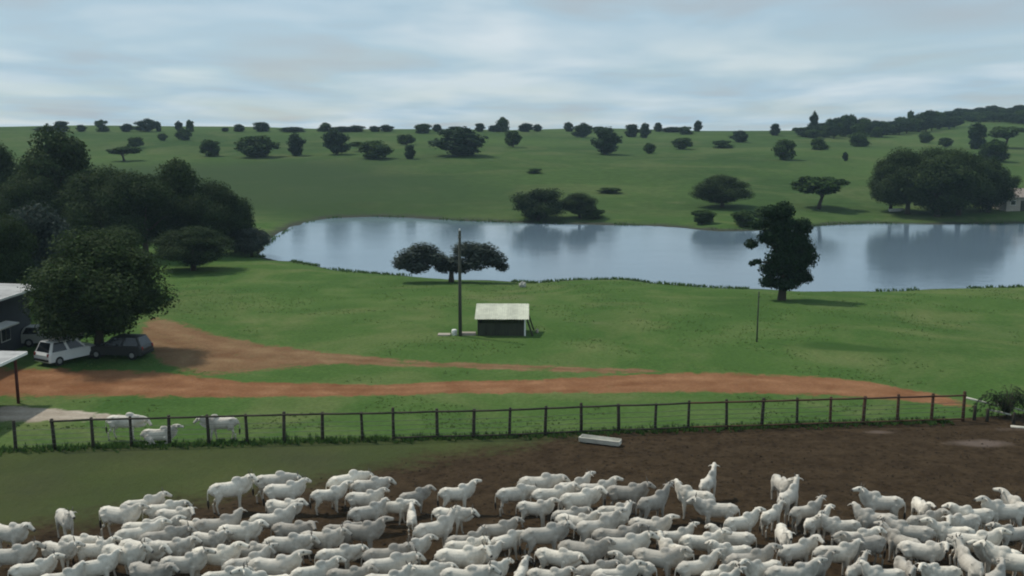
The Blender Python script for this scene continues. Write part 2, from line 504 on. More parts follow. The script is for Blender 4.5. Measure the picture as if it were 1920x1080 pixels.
LAKE_Z = -1.2
SHORE = [(488, 479), (505, 455), (530, 436), (565, 419), (620, 409), (700, 406), (780, 409), (860, 414), (965, 418), (1060, 420),
         (1150, 422), (1240, 424), (1300, 430), (1350, 434), (1420, 433), (1500, 427), (1570, 421), (1640, 419), (1760, 421), (1920, 419), (2150, 418),
         (2350, 470), (2150, 533), (1920, 537), (1800, 540), (1640, 545), (1500, 546), (1400, 542), (1300, 536), (1230, 531), (1170, 523),
         (1080, 525), (1000, 530), (940, 527), (860, 524), (760, 516), (690, 512), (640, 506), (590, 497), (550, 491), (515, 489)]
SH = np.array([[at_z(x, y, LAKE_Z).x, at_z(x, y, LAKE_Z).y] for x, y in SHORE])
def vnoise(x, y, s, seed=0):
    """smooth value noise, vectorised"""
    x = np.asarray(x, float) / s + seed * 17.3; y = np.asarray(y, float) / s + seed * 9.1
    xi, yi = np.floor(x), np.floor(y)
    fx, fy = x - xi, y - yi
    fx, fy = fx * fx * (3 - 2 * fx), fy * fy * (3 - 2 * fy)
    def hsh(a, b):
        v = np.sin(a * 127.1 + b * 311.7 + seed * 74.7) * 43758.5453
        return v - np.floor(v)
    return (hsh(xi, yi) * (1 - fx) + hsh(xi + 1, yi) * fx) * (1 - fy) + (hsh(xi, yi + 1) * (1 - fx) + hsh(xi + 1, yi + 1) * fx) * fy
def lake_sd(x, y):
    x = np.asarray(x, float); y = np.asarray(y, float)
    best = np.full(x.shape, 1e18); inside = np.zeros(x.shape, bool)
    n = len(SH)
    for i in range(n):
        ax, ay = SH[i]; bx, by = SH[(i + 1) % n]
        ex, ey = bx - ax, by - ay
        t = np.clip(((x - ax) * ex + (y - ay) * ey) / (ex * ex + ey * ey), 0, 1)
        best = np.minimum(best, (x - ax - t * ex) ** 2 + (y - ay - t * ey) ** 2)
        c = ((ay > y) != (by > y)) & (x < ex * (y - ay) / (ey if abs(ey) > 1e-9 else 1e-9) + ax)
        inside ^= c
    d = np.sqrt(best)
    return np.where(inside, -d, d)
def sstep(a, b, x):
    t = np.clip((x - a) / (b - a), 0, 1)
    return t * t * (3 - 2 * t)
PY = [-300, 82, 112, 130, 188, 232, 300, 400, 500, 560, 700, 1000, 2000]
PZ = [0, 0, -0.75, -0.7, -0.55, 2.0, 6.3, 12.3, 17.2, 18.4, 16.0, 6.0, -30.0]
def height(x, y):
    x = np.asarray(x, float); y = np.asarray(y, float)
    base = np.interp(y, PY, PZ)
    far = sstep(190, 300, y)
    base = base + far * ((vnoise(x, y, 70, 1) - 0.5) * 2.2 + (vnoise(x, y, 160, 2) - 0.5) * 2.5)
    base = base + sstep(60, 100, y) * (1 - far) * (vnoise(x, y, 22, 3) - 0.5) * 0.25
    base = base + 21.0 * sstep(170, 430, x) * np.exp(-((y - 690) / 230.0) ** 2)
    base = base + 2.5 * sstep(-150, -400, x) * far
    sd = lake_sd(x, y) + (vnoise(x, y, 5, 5) - 0.5) * 1.6 * sstep(60, 100, y)
    w = sstep(0, 13, sd)
    out = np.maximum(base, LAKE_Z + 0.25)
    shore = LAKE_Z + np.minimum(sd, 8) * 0.09
    h = np.where(sd > 0, shore * (1 - w) + out * w, LAKE_Z + np.maximum(sd, -14) * 0.14)
    return h
def hz(x, y):
    return float(height(np.array([x]), np.array([y]))[0])
def ground(px, py, ymax=640.0):
    d = ray(px, py)
    ys = np.concatenate([np.arange(25, 240, 0.5), np.arange(240, ymax, 1.0)])
    t = ys / d.y
    X = d.x * t; Z = CAM.z + d.z * t
    under = Z <= height(X, ys)
    if under.any():
        i = int(np.argmax(under))
    else:                       # above the crest: stand on the crest along this line
        i = int(np.argmin(Z - height(X, ys)))
    return Vector((float(X[i]), float(ys[i]), hz(float(X[i]), float(ys[i]))))

def grid_mesh(name, X, Y, Z, mat, attrs):
    r, c = X.shape
    me = bpy.data.meshes.new(name)
    v = np.stack([X, Y, Z], -1).reshape(-1, 3)
    idx = np.arange(r * c).reshape(r, c)
    q = np.stack([idx[:-1, :-1], idx[:-1, 1:], idx[1:, 1:], idx[1:, :-1]], -1).reshape(-1, 4)
    me.vertices.add(len(v)); me.vertices.foreach_set('co', v.ravel())
    me.loops.add(q.size); me.loops.foreach_set('vertex_index', q.ravel())
    me.polygons.add(len(q)); me.polygons.foreach_set('loop_start', np.arange(0, q.size, 4))
    me.update(calc_edges=True)
    me.polygons.foreach_set('use_smooth', [True] * len(q))
    for k, a in attrs.items():
        at_ = me.attributes.new(k, 'FLOAT', 'POINT')
        at_.data.foreach_set('value', np.asarray(a, np.float32).ravel())
    me.materials.append(mat)
    if v[q[0, 0], 1] is not None:
        n = me.polygons[0].normal
        if n.z < 0:
            me.flip_normals()
    return me

# terrain sheet
rows = np.concatenate([[-300, -120, -40, 0, 10], np.exp(np.linspace(math.log(18), math.log(1900), 470))])
us = np.linspace(-1, 1, 420)
us = np.sign(us) * np.abs(us) ** 1.15
Yg = np.repeat(rows[:, None], len(us), 1)
Xg = us[None, :] * (0.85 * np.maximum(Yg, 0) + 70)
Zg = height(Xg, Yg)
sdg = lake_sd(Xg, Yg)
def blob(X, Y, cx_, cy_, rx, ry):
    return np.exp(-(((X - cx_) / rx) ** 2 + ((Y - cy_) / ry) ** 2))
shore_a = np.where(Yg > 60, np.exp(-np.maximum(sdg, 0) / np.where(Yg > 150, 3.2, 1.3)), 0)
pa, pb, pc = ground(940, 560), ground(1110, 605), ground(870, 640)
dry_a = 0.55 * blob(Xg, Yg, pa.x, pa.y, 7, 5) + 0.5 * blob(Xg, Yg, pb.x, pb.y, 4.5, 2.5) + 0.45 * blob(Xg, Yg, pc.x, pc.y, 5, 2)
pd_ = ground(480, 578); pe = ground(1240, 655); pf = ground(1270, 380)
dry_a += 0.3 * blob(Xg, Yg, pd_.x, pd_.y, 7, 3) + 0.35 * blob(Xg, Yg, pe.x, pe.y, 5, 2) + 0.6 * blob(Xg, Yg, pf.x, pf.y, 5, 4)
pg_ = ground(1780, 410)
dry_a += 0.6 * blob(Xg, Yg, pg_.x, pg_.y, 24, 4)
far_a = sstep(170, 215, Yg)
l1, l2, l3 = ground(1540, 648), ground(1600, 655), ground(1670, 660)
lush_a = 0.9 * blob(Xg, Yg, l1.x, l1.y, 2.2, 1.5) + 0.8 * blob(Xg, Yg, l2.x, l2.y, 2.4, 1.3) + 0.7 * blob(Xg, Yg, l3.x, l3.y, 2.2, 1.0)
darker_a = 0.8 * sstep(320, 270, Yg + (vnoise(Xg, Yg, 40, 12) - .5) * 50) * sstep(30, -40, Xg + (vnoise(Xg, Yg, 50, 13) - .5) * 60)  # dark olive tone over the left part of the far slope
tm = grid_mesh('pasture', Xg, Yg, Zg, MT['terrain'], {'shore': shore_a, 'dry': dry_a, 'far': far_a, 'rank': darker_a, 'lush': lush_a})
tag(link('ground', tm), kind='structure')

# lake surface
lk = bpy.data.meshes.new('lake')
bm = bmesh.new()
cxy = SH.mean(0)
pts = []
for x, y in SH:
    dx, dy = x - cxy[0], y - cxy[1]
    L = math.hypot(dx, dy)
    pts.append(bm.verts.new((x + dx / L * 3.0, y + dy / L * 3.0, LAKE_Z)))
f = bm.faces.new(pts)
if f.normal.z < 0:
    f.normal_flip()
bmesh.ops.triangulate(bm, faces=[f])
bm.normal_update()
for f in bm.faces:
    if f.normal.z < 0:
        f.normal_flip()
bm.to_mesh(lk); bm.free()
tag(link('lake', lk, mat=MT['water']), kind='structure')

# dirt road, track and corral yard as sheets just above the pasture
def strip(name, stations, mat, lift, n_along=260, n_across=22, weed=0.6, fade=None):
    xs = [s[0] for s in stations]
    us_ = np.linspace(xs[0], xs[-1], n_along)
    up = np.interp(us_, xs, [s[1] for s in stations]); lo = np.interp(us_, xs, [s[2] for s in stations])
    X = np.zeros((n_along, n_across)); Y = X.copy()
    for i in range(n_along):
        a, b = at_z(us_[i], up[i] - 3, 0), at_z(us_[i], lo[i] + 3, 0)
        for j in range(n_across):
            t = j / (n_across - 1)
            X[i, j] = b.x + (a.x - b.x) * t; Y[i, j] = b.y + (a.y - b.y) * t
    t = np.linspace(0, 1, n_across)[None, :].repeat(n_along, 0)
    e = np.clip(np.minimum(t, 1 - t) * 3.0, 0, 1)
    endt = np.linspace(0, 1, n_along)[:, None].repeat(n_across, 1)
    e *= np.clip(np.minimum(endt, 1 - endt) * 25, 0, 1)
    if fade:
        e *= np.interp(us_, fade[0], fade[1])[:, None]
    e = np.where(e <= 0.0, -0.5, e)
    me = grid_mesh(name, X, Y, height(X, Y) + np.where(e <= 0.0, -0.012, lift), mat, {'edge': e, 'weed': np.full(e.shape, weed), 'across': t})
    return tag(link(name, me), kind='structure')
strip('dirt_track', [(255, 582, 650), (300, 590, 690), (340, 598, 712), (400, 620, 716), (480, 638, 702), (560, 653, 691), (640, 663, 684),
                     (760, 674, 688), (900, 681, 694), (1050, 686, 698), (1180, 691, 704), (1290, 699, 712)], MT['track'], 0.012, weed=0.8, fade=([300, 560, 760, 1290], [1.0, 0.9, 0.52, 0.5]))
strip('dirt_road', [(-420, 684, 752), (0, 688, 750), (200, 690, 750), (330, 698, 749), (450, 714, 748), (600, 719, 746), (720, 722, 743), (850, 715, 740),
                    (1000, 712, 739), (1200, 701, 738), (1320, 696, 739), (1430, 701, 742), (1530, 705, 745), (1620, 714, 748),
                    (1700, 730, 752), (1780, 744, 764), (1840, 754, 770)], MT['road'], 0.022, n_along=420, weed=0.35)

strip('sandy_path', [(-260, 757, 797), (0, 760, 794), (70, 763, 793), (130, 766, 792), (190, 773, 791), (260, 779, 790)], MT['path'], 0.014, n_along=120, weed=0.25, fade=([-260, 60, 150, 260], [1.0, 0.85, 0.6, 0.42]))
# corral yard
FENCE_PX = [(30, 846, 1.62), (103, 843, 1.62), (175, 840, 1.62), (247, 838, 1.6), (318, 836, 1.62), (392, 834, 1.6), (464, 832, 1.6), (533, 830, 1.65), (605, 828, 1.6), (680, 827, 1.55), (738, 826, 1.75),
            (820, 823, 1.65), (888, 822, 1.6), (955, 820, 1.6), (1022, 817, 1.6), (1090, 814, 1.7), (1160, 811, 1.6), (1228, 809, 1.6),
            (1290, 806, 1.65), (1362, 804, 1.65), (1428, 802, 1.65), (1494, 800, 1.65), (1556, 798, 1.65), (1618, 796, 1.65), (1682, 794, 1.65),
            (1746, 792, 1.65), (1805, 790, 1.7)]
FP = [at_z(x, y, 0) for x, y, h in FENCE_PX]
fx_, fy_ = [-70] + [p.x for p in FP] + [32, 70], [FP[0].y - 1.5] + [p.y for p in FP] + [55.0, 53.0]
nx_, ny_ = 300, 170
Xy = np.linspace(-48, 48, nx_)[:, None].repeat(ny_, 1)
ty = np.linspace(0, 1, ny_)[None, :].repeat(nx_, 0)
top = np.interp(Xy, fx_, fy_) + 0.5
Yy = 24 + (top - 24) * ty
soil_a = 0.62 + (Xy + 1.4) / 11.0 + (47.2 - Yy) / 6.0
soil_a = np.clip(soil_a, -0.4, 1.1) * 1.0
soil_a -= sstep(0.975, 1.0, ty) * 1.2 * (1 - sstep(22, 26, Xy))
d1, d2, d3 = at_z(1650, 812), at_z(1840, 832), at_z(1900, 806)
dust_a = 0.8 * blob(Xy, Yy, d1.x, d1.y, 1.3, 0.5) + 0.9 * blob(Xy, Yy, d2.x, d2.y, 2.2, 0.8) + 0.6 * blob(Xy, Yy, d3.x, d3.y, 1.8, 0.6)
ym = grid_mesh('corral_yard', Xy, Yy, np.zeros_like(Xy) + 0.02 + (vnoise(Xy, Yy, 1.6, 8) - 0.3) * 0.04 * sstep(1.0, 0.97, ty), MT['yard'], {'soil': soil_a, 'dust': dust_a})
tag(link('corral_yard', ym), kind='structure')

# ------------------------------------------------------------------ haze
hb = MB().box((0, 750, 32), (3700, 2400, 140))
haze = hb.build('haze', None)
hm = bpy.data.materials.new('thin country haze')
hm.use_nodes = True
hnt = hm.node_tree; hnt.nodes.clear()
ho = hnt.nodes.new('ShaderNodeOutputMaterial')
hv = hnt.nodes.new('ShaderNodeVolumePrincipled')
hv.inputs['Color'].default_value = (0.60, 0.80, 1.0, 1)
hv.inputs['Density'].default_value = 0.00015
hnt.links.new(hv.outputs[0], ho.inputs['Volume'])
haze.data.materials.append(hm)
tag(haze, kind='stuff')

# ------------------------------------------------------------------ trees
def leaf_cloud(name, rng, clumps, n, size, mat, inner=0.25):
    cl = np.array(clumps, float)
    w = (cl[:, 3] * cl[:, 4] + cl[:, 4] * cl[:, 5]) ** 0.9
    idx = rng.choice(len(cl), n, p=w / w.sum())
    d = rng.normal(size=(n, 3)); d /= np.linalg.norm(d, axis=1, keepdims=True)
    rad = 0.62 + 0.42 * rng.random(n) ** 1.2
    ins = rng.random(n) < inner
    rad[ins] = rng.random(ins.sum()) ** 0.5 * 0.65
    pos = cl[idx, :3] + d * cl[idx, 3:6] * rad[:, None]
    nrm = d + rng.normal(size=(n, 3)) * 0.55 + np.array([0, 0, 0.35])
    nrm /= np.linalg.norm(nrm, axis=1, keepdims=True)
    t = np.cross(nrm, rng.normal(size=(n, 3))); t /= np.linalg.norm(t, axis=1, keepdims=True)
    b = np.cross(nrm, t)
    s = size * (0.55 + 0.9 * rng.random(n)); s[ins] *= 1.6
    a1 = (t * s[:, None]); b1 = b * (s * (0.45 + 0.3 * rng.random(n)))[:, None]
    sag = nrm * (s * 0.25)[:, None]
    v = np.stack([pos - a1 - sag, pos - b1, pos + a1 * (0.8 + 0.4 * rng.random(n))[:, None] - sag, pos + b1], 1).reshape(-1, 3)
    return v
def quads_mesh(name, v, mat):
    me = bpy.data.meshes.new(name)
    n = len(v) // 4
    me.vertices.add(len(v)); me.vertices.foreach_set('co', v.ravel())
    me.loops.add(len(v)); me.loops.foreach_set('vertex_index', np.arange(len(v)))
    me.polygons.add(n); me.polygons.foreach_set('loop_start', np.arange(0, len(v), 4))
    me.update(calc_edges=True)
    me.materials.append(mat)
    return me
def crown_clumps(rng, kind):
    c = []
    if kind == 'umbrella':
        cz, hw, hh, k, cr = 0.66, 0.36, 0.18, 26, 0.16
    elif kind == 'bush':
        cz, hw, hh, k, cr = 0.48, 0.33, 0.34, 26, 0.19
    elif kind == 'tall':
        cz, hw, hh, k, cr = 0.56, 0.26, 0.38, 30, 0.16
    else:
        cz, hw, hh, k, cr = 0.54, 0.33, 0.33, 34, 0.17
    for i in range(k):
        a = rng.random() * 6.283; zn = -1 + 2 * (i + rng.random()) / k
        rr = math.sqrt(max(0.0, 1 - abs(zn) ** 2.6)) * rng.random() ** 0.4
        s = cr * (0.65 + 0.7 * rng.random())
        zz = zn * hh
        c.append((math.cos(a) * hw * rr, math.sin(a) * hw * rr, cz + zz, s, s, s * (0.62 if kind == 'umbrella' else 0.8)))
    return c
def tree_meshes(seed, kind, n, leaf, leafmat, clumps=None, norm=True, trunk_r=0.028, trunk_top=0.45, low=0.0):
    rng = np.random.default_rng(seed)
    cl = clumps or crown_clumps(rng, kind)
    v = leaf_cloud('crown', rng, cl, n, leaf, leafmat)
    tb = MB()
    bend = rng.normal(size=2) * 0.03
    h = trunk_top if kind != 'bush' else 0.3
    tp = [(0, 0, -0.06), (bend[0] * .4, bend[1] * .4, h * .35), (bend[0], bend[1], h * .7), (bend[0] * 1.2, bend[1] * .6, h * 1.1)]
    tb.tube(tp, [trunk_r * 1.45, trunk_r, trunk_r * .85, trunk_r * .55], 7)
    for i in rng.choice(len(cl), min(9, len(cl)), replace=False):
        e = Vector(cl[i][:3]); s0 = Vector((bend[0], bend[1], h * (0.55 + 0.4 * rng.random())))
        m_ = s0.lerp(e, 0.5) + Vector((0, 0, 0.03))
        tb.tube([s0, m_, e], [trunk_r * .5, trunk_r * .34, trunk_r * .12], 5)
    if norm:
        lo, hi = v.min(0), v.max(0)
        qx = np.percentile(v[:, 0], [0.7, 99.3]); qy = np.percentile(v[:, 1], [0.7, 99.3])
        w = max(qx[1] - qx[0], qy[1] - qy[0]); zt = np.percentile(v[:, 2], 99.7)
        sc = np.array([1 / w, 1 / w, 1 / zt])
        off = np.array([-(qx[0] + qx[1]) / 2, -(qy[0] + qy[1]) / 2, 0])
        v = (v + off) * sc
        tb.v = [tuple((np.array(p) + off) * sc) for p in tb.v]
    return quads_mesh('crown', v, leafmat), tb.mesh('trunk', MT['bark'], True)
VAR = {}
for kind, mt, seeds in (('round', 'leaf_mid', (1, 2, 3)), ('umbrella', 'leaf_mid', (4, 5)), ('tall', 'leaf_blue', (6, 7)), ('bush', 'leaf_mid', (8, 9)), ('roundd', 'leaf_blue', (10, 11))):
    VAR[kind] = [tree_meshes(s, kind.replace('roundd', 'round'), 3600, 0.034, MT[mt]) for s in seeds]
HERO = {
    'dense': [tree_meshes(s, 'round', 46000, 0.0100, MT['leaf_dark'], trunk_top=0.42) for s in (21, 22, 23)],
    'tall': [tree_meshes(s, 'tall', 20000, 0.015, MT['leaf_dark']) for s in (24, 25)],
    'bush': [tree_meshes(s, 'bush', 16000, 0.017, MT['leaf_dark']) for s in (26, 27)],
    'grey': [tree_meshes(s, 'round', 18000, 0.016, MT['leaf_grey']) for s in (28,)],
}
rnd = random.Random(5)
def plant(meshes, px, base_py, w_px, top_py, label, cat='tree', group=None, name='tree', pos=None, yscale=1.0, sink=0.0):
    p = pos or ground(px, base_py)
    _, _, zf = project(p)
    mpp = zf / FPX
    w = max(w_px * mpp, 0.6)
    # height so that the top falls on top_py
    b_py = project(p)[1]
    h = max((b_py - top_py) * mpp * 1.0, 0.8)
    if sink:
        h *= 1 + sink
        p = p - Vector((0, 0, sink * h))
    r = empty(name, p, rnd.uniform(0, 6.28), (w, w * yscale, h))
    cm, tm_ = meshes
    link('crown', cm, r); link('trunk', tm_, r)
    tag(r, label, cat, group)
    return r
def pick(kind, i):
    return VAR[kind][i % len(VAR[kind])]

# trees along the crest of the far pasture
CREST = [(85, 246, 36, 238), (115, 244, 22, 228), (153, 245, 17, 235), (193, 243, 23, 226), (237, 245, 22, 233), (275, 243, 36, 224), (297, 243, 9, 229),
         (336, 243, 13, 228), (357, 244, 13, 226), (422, 246, 11, 240), (450, 246, 19, 234), (491, 245, 25, 230), (545, 247, 42, 239), (608, 244, 21, 231),
         (642, 246, 44, 238), (668, 246, 30, 236), (702, 246, 17, 237), (725, 246, 25, 235), (793, 250, 27, 233), (820, 245, 17, 234), (857, 246, 34, 238),
         (900, 244, 15, 232), (928, 246, 24, 236), (941, 246, 24, 221), (985, 246, 25, 232), (1008, 245, 17, 234), (1066, 243, 15, 230), (1092, 258, 31, 232),
         (1122, 246, 20, 238), (1185, 257, 22, 234), (1210, 259, 17, 232), (1234, 246, 15, 231), (1258, 248, 36, 239), (1285, 252, 26, 238), (1308, 246, 13, 227)]
kk = ['roundd', 'tall', 'roundd', 'bush', 'tall']
for i, (x, b, w, t) in enumerate(sorted(CREST)):
    plant(pick(kk[i % 5], i), x, max(b, 247), w * 1.15, t - 1, 'small dark tree on the crest of the far pasture, %s from the left' % ordinal(i + 1), group='trees on the crest of the far pasture', name='crest_tree', sink=0.12)
SLOPE = [(235, 302, 52, 275, 'umbrella'), (255, 278, 28, 257, 'round'), (305, 264, 16, 250, 'round'), (345, 263, 28, 242, 'round'), (395, 293, 36, 262, 'bush'), (482, 295, 68, 255, 'round'),
         (556, 292, 32, 250, 'tall'), (630, 290, 44, 242, 'roundd'), (672, 284, 30, 266, 'umbrella'), (703, 298, 58, 264, 'round'), (762, 272, 32, 252, 'round'), (769, 298, 20, 272, 'tall'),
         (860, 293, 90, 240, 'roundd'), (962, 276, 28, 245, 'round'), (1137, 290, 50, 240, 'roundd'), (1217, 288, 20, 268, 'round'), (1280, 280, 38, 258, 'round'),
         (1357, 278, 38, 263, 'bush'), (1385, 267, 30, 245, 'roundd'), (1453, 254, 19, 232, 'tall'), (1470, 300, 36, 262, 'round'), (1537, 281, 30, 259, 'bush'),
         (1585, 302, 10, 285, 'tall'), (1610, 275, 38, 248, 'bush'), (1735, 268, 26, 248, 'round'), (1772, 276, 26, 258, 'round'), (1830, 280, 32, 230, 'tall'),
         (1862, 302, 52, 262, 'bush'), (1884, 278, 62, 238, 'umbrella')]
for i, (x, b, w, t, k) in enumerate(sorted(SLOPE)):
    plant(pick(k, i), x, b, w * 1.05, t, 'green tree standing on the slope beyond the lake, %s from the left' % ordinal(i + 1), group='trees scattered over the far slope', name='pasture_tree', sink=0.0 if k == 'umbrella' else 0.10)
for x, b, w, t, l in ((1000, 325, 30, 316, 'low dark shrub alone in the middle of the far slope'), (1142, 362, 42, 352, 'low dark shrub above the small tree on the far shore')):
    plant(pick('bush', b), x, b, w, t, l, 'shrub', name='shrub')
# wooded rise at the right
WOOD = []
rw = random.Random(11)
def in_poly(x, y, poly):
    c = False
    for i in range(len(poly)):
        (ax, ay), (bx, by) = poly[i], poly[i - 1]
        if (ay > y) != (by > y) and x < (bx - ax) * (y - ay) / (by - ay) + ax:
            c = not c
    return c
for x in range(1502, 1790, 11):
    for rowk in range(2):
        bb = np.interp(x, [1500, 1560, 1640, 1700, 1790], [256, 258, 258, 250, 240]) - rowk * np.interp(x, [1500, 1790], [7, 9]) + rw.uniform(-2, 2)
        tt = np.interp(x, [1500, 1525, 1560, 1590, 1640, 1700, 1735, 1790], [240, 230, 222, 217, 227, 221, 206, 214]) + rw.uniform(-3, 5) + (8 if rowk == 0 else 0)
        WOOD.append((x + rw.uniform(-4, 4), bb, rw.uniform(20, 34), min(tt, bb - 10)))
WOOD.append((1525, 250, 15, 210)); WOOD.append((1707, 240, 13, 208))
HILL = []
for x in range(1800, 1990, 12):
    for rowk in range(3):
        bb = np.interp(x, [1800, 1860, 1920, 1990], [226, 228, 232, 236]) - rowk * np.interp(x, [1800, 1920], [3, 10]) + rw.uniform(-2, 2)
        HILL.append((x + rw.uniform(-5, 5), bb, rw.uniform(22, 34), bb - rw.uniform(10, 16)))
for lst, lab, grp in ((WOOD, 'dark tree in the belt of woods below the right-hand hill, %s from the left', 'trees of the wood belt on the right'),
                      (HILL, 'dark tree on the wooded hilltop at the right edge, %s from the left', 'trees of the wooded hilltop')):
    for i, (x, b, w, t) in enumerate(sorted(lst)):
        plant(pick('roundd' if i % 3 else 'bush', i), x, b, w, t, lab % ordinal(i + 1), group=grp, name='woodland_tree')
# trees on the far bank of the lake
plant(HERO['bush'][0], 1010, 413, 94, 355, 'wide dark bush at the waterline of the far shore', 'bush', name='bush')
plant(HERO['dense'][0], 1088, 409, 66, 362, 'small dark tree beside the wide bush on the far shore')
plant(pick('bush', 1), 1112, 410, 42, 392, 'low green shrub at the foot of the small far-shore tree', 'shrub', name='shrub')
plant(HERO['dense'][1], 1356, 389, 104, 330, 'dome shaped dark tree on the bank beyond the lake')
plant(pick('umbrella', 0), 1533, 391, 96, 332, 'flat topped green tree between the dome tree and the dark grove')
for i, (x, b, w, t) in enumerate([(1318, 420, 44, 394), (1395, 424, 52, 394), (1446, 420, 64, 388)]):
    plant(pick('bush', i), x, b, w, t, 'low shrub on the far waterline behind the lone tree, %s from the left' % ordinal(i + 1), 'shrub', 'shrubs along the far waterline', name='shrub')
for i, (x, b, w, t, k, j) in enumerate([(1668, 396, 76, 300, 'dense', 2), (1700, 402, 110, 282, 'dense', 0), (1752, 406, 120, 296, 'bush', 1), (1800, 405, 120, 285, 'dense', 1),
                                        (1850, 398, 90, 300, 'bush', 0), (1762, 392, 110, 280, 'dense', 2), (1880, 384, 50, 318, 'dense', 0)]):
    plant(HERO[k][j], x, b, w, t, 'dark tree of the grove on the far right bank, %s planted' % ordinal(i + 1) if False else
          'dense dark tree of the far right lakeside grove, %s from its left end' % ordinal([1, 2, 3, 5, 6, 4, 7][i]), group='trees of the far right grove', name='grove_tree')
# left grove
LEFT = [(10, 455, 120, 268, 'dense', 0, 'tall dark tree against the left edge of the frame'),
        (125, 470, 136, 245, 'tall', 0, 'tallest tree of the left grove reaching up to the horizon'),
        (60, 480, 120, 330, 'dense', 2, 'dark tree below and left of the tallest grove tree'),
        (200, 482, 150, 318, 'dense', 1, 'broad dark tree right beside the tallest grove tree'),
        (272, 485, 140, 326, 'dense', 2, 'broad dark tree in the middle of the left grove'),
        (340, 476, 90, 303, 'tall', 1, 'upright rounded tree rising right of the grove middle'),
        (398, 478, 112, 342, 'dense', 0, 'dark tree on the right flank of the left grove'),
        (444, 474, 74, 372, 'bush', 0, 'lowest dark tree at the right tip of the left grove'),
        (362, 508, 132, 428, 'dense', 1, 'rounded tree alone on the grass in front of the grove'),
        (474, 482, 76, 428, 'grey', 0, 'greyish bush at the left tip of the lake'),
        (76, 575, 140, 388, 'grey', 0, 'grey green tree behind the large parking shade tree'),
        (8, 590, 110, 410, 'dense', 2, 'dark tree behind the upper roof at the left edge'),
        (215, 560, 130, 430, 'dense', 2, 'dark tree just behind the large parking shade tree'),
        (182, 668, 236, 438, 'dense', 0, 'large dark shade tree over the parked cars')]
for x, b, w, t, k, j, l in LEFT:
    plant(HERO[k][j], x, b, w, t, l, group='trees of the left grove', name='grove_tree')
# lone tree with loose side branches in front of the lake
lone_cl = [(.03, 0, .58, .23, .22, .15), (-.03, .03, .73, .19, .19, .12), (-.02, -.04, .88, .13, .13, .09), (-.16, 0, .86, .13, .13, .07), (.17, .05, .58, .17, .16, .12),
           (.22, -.05, .42, .19, .17, .12), (.02, .0, .40, .24, .22, .14), (-.10, .06, .30, .17, .16, .10), (.15, .05, .26, .20, .18, .10), (-.15, .0, .18, .13, .12, .06),
           (.24, 0, .22, .13, .12, .06), (.03, -.04, .17, .18, .18, .07), (.28, 0, .50, .10, .1, .08), (-.30, .0, .74, .12, .1, .05), (-.37, .02, .55, .085, .085, .05),
           (-.30, 0, .38, .06, .06, .025), (-.36, 0, .36, .045, .045, .02), (.22, .03, .72, .13, .13, .09), (-.2, -.03, .62, .12, .12, .08)]
lone = tree_meshes(41, 'tall', 20000, 0.014, MT['leaf_blue'], clumps=lone_cl, trunk_r=0.04, trunk_top=0.5)
plant(lone, 1461, 563, 118, 382, 'lone dark tree with ragged crown on the near lakeshore', name='lone_tree')
# broad two lobed tree behind the utility pole
um_cl = [(-.34, 0, .55, .17, .14, .22), (-.25, .04, .68, .15, .13, .20), (-.42, -.02, .45, .12, .1, .18), (-.16, 0, .52, .14, .12, .20), (.02, 0, .42, .12, .12, .18), (.14, .02, .70, .15, .13, .20),
         (.28, 0, .66, .16, .13, .22), (.38, -.03, .50, .13, .11, .2), (.46, .0, .32, .07, .07, .12), (.22, -.05, .45, .14, .12, .2), (-.30, -.06, .36, .12, .1, .16), (.08, .04, .30, .1, .1, .14), (-.06, 0, .33, .10, .1, .14)]
umt = tree_meshes(42, 'umbrella', 16000, 0.015, MT['leaf_grey'], clumps=um_cl, trunk_r=0.022, trunk_top=0.4)
o = plant(umt, 846, 529, 204, 455, 'broad two-lobed grey green tree at the near waterline behind the utility pole', name='spreading_tree')
o.rotation_euler.z = 0.1
for ob, rz in ((o, 0.1),):
    ob.rotation_euler.z = rz
for ob in C.objects:
    if ob.name.startswith('lone_tree'):
        ob.rotation_euler.z = 0.0

# ------------------------------------------------------------------ grass tufts
def tufts(name, rng, P, h, w, mat, label, blades=4):
    n = len(P)
    vs = []
    for k in range(blades):
        a = rng.random(n) * 6.283
        d = np.stack([np.cos(a), np.sin(a), np.zeros(n)], 1)
        s = np.stack([-np.sin(a), np.cos(a), np.zeros(n)], 1)
        hh = (h * (0.5 + rng.random(n)))[:, None]; ww = (w * (0.6 + 0.8 * rng.random(n)))[:, None]
        root = P + d * ww * 0.8
        top_ = root + d * hh * 0.5 + np.array([0, 0, 1.0]) * hh
        vs.append(np.stack([root - s * ww, root + s * ww, top_ + s * ww * 0.15, top_ - s * ww * 0.15], 1))
    me = quads_mesh(name, np.concatenate(vs).reshape(-1, 3), mat)
    return tag(link(name, me), label, 'grass', kind='stuff')
rg = np.random.default_rng(77)
def in_strip(X, Y):
    """true where the road or the track lies"""
    out = np.zeros(len(X), bool)
    for i in range(len(X)):
        px, py, _ = project((X[i], Y[i], 0))
        lo = np.interp(px, [-400, 0, 400, 700, 1200, 1500, 1700, 1900], [752, 750, 748, 743, 738, 744, 752, 792])
        up = np.interp(px, [-400, 0, 300, 450, 700, 850, 1200, 1320, 1530, 1700, 1900], [684, 688, 695, 714, 722, 715, 701, 696, 705, 728, 764])
        if up - 1 < py < lo + 2 or (px < 265 and 755 < py < 798):
            out[i] = True
        up2 = np.interp(px, [255, 340, 480, 640, 900, 1290], [582, 598, 638, 662, 679, 698]); lo2 = np.interp(px, [255, 340, 480, 640, 900, 1290], [650, 694, 694, 686, 698, 716])
        if 255 < px < 1290 and up2 < py < lo2:
            out[i] = True
    return out
npts = 20000
Yt = 52 + (112 - 52) * rg.random(npts) ** 1.2
Xt = (rg.random(npts) * 2 - 1) * (Yt * 0.58 + 4)
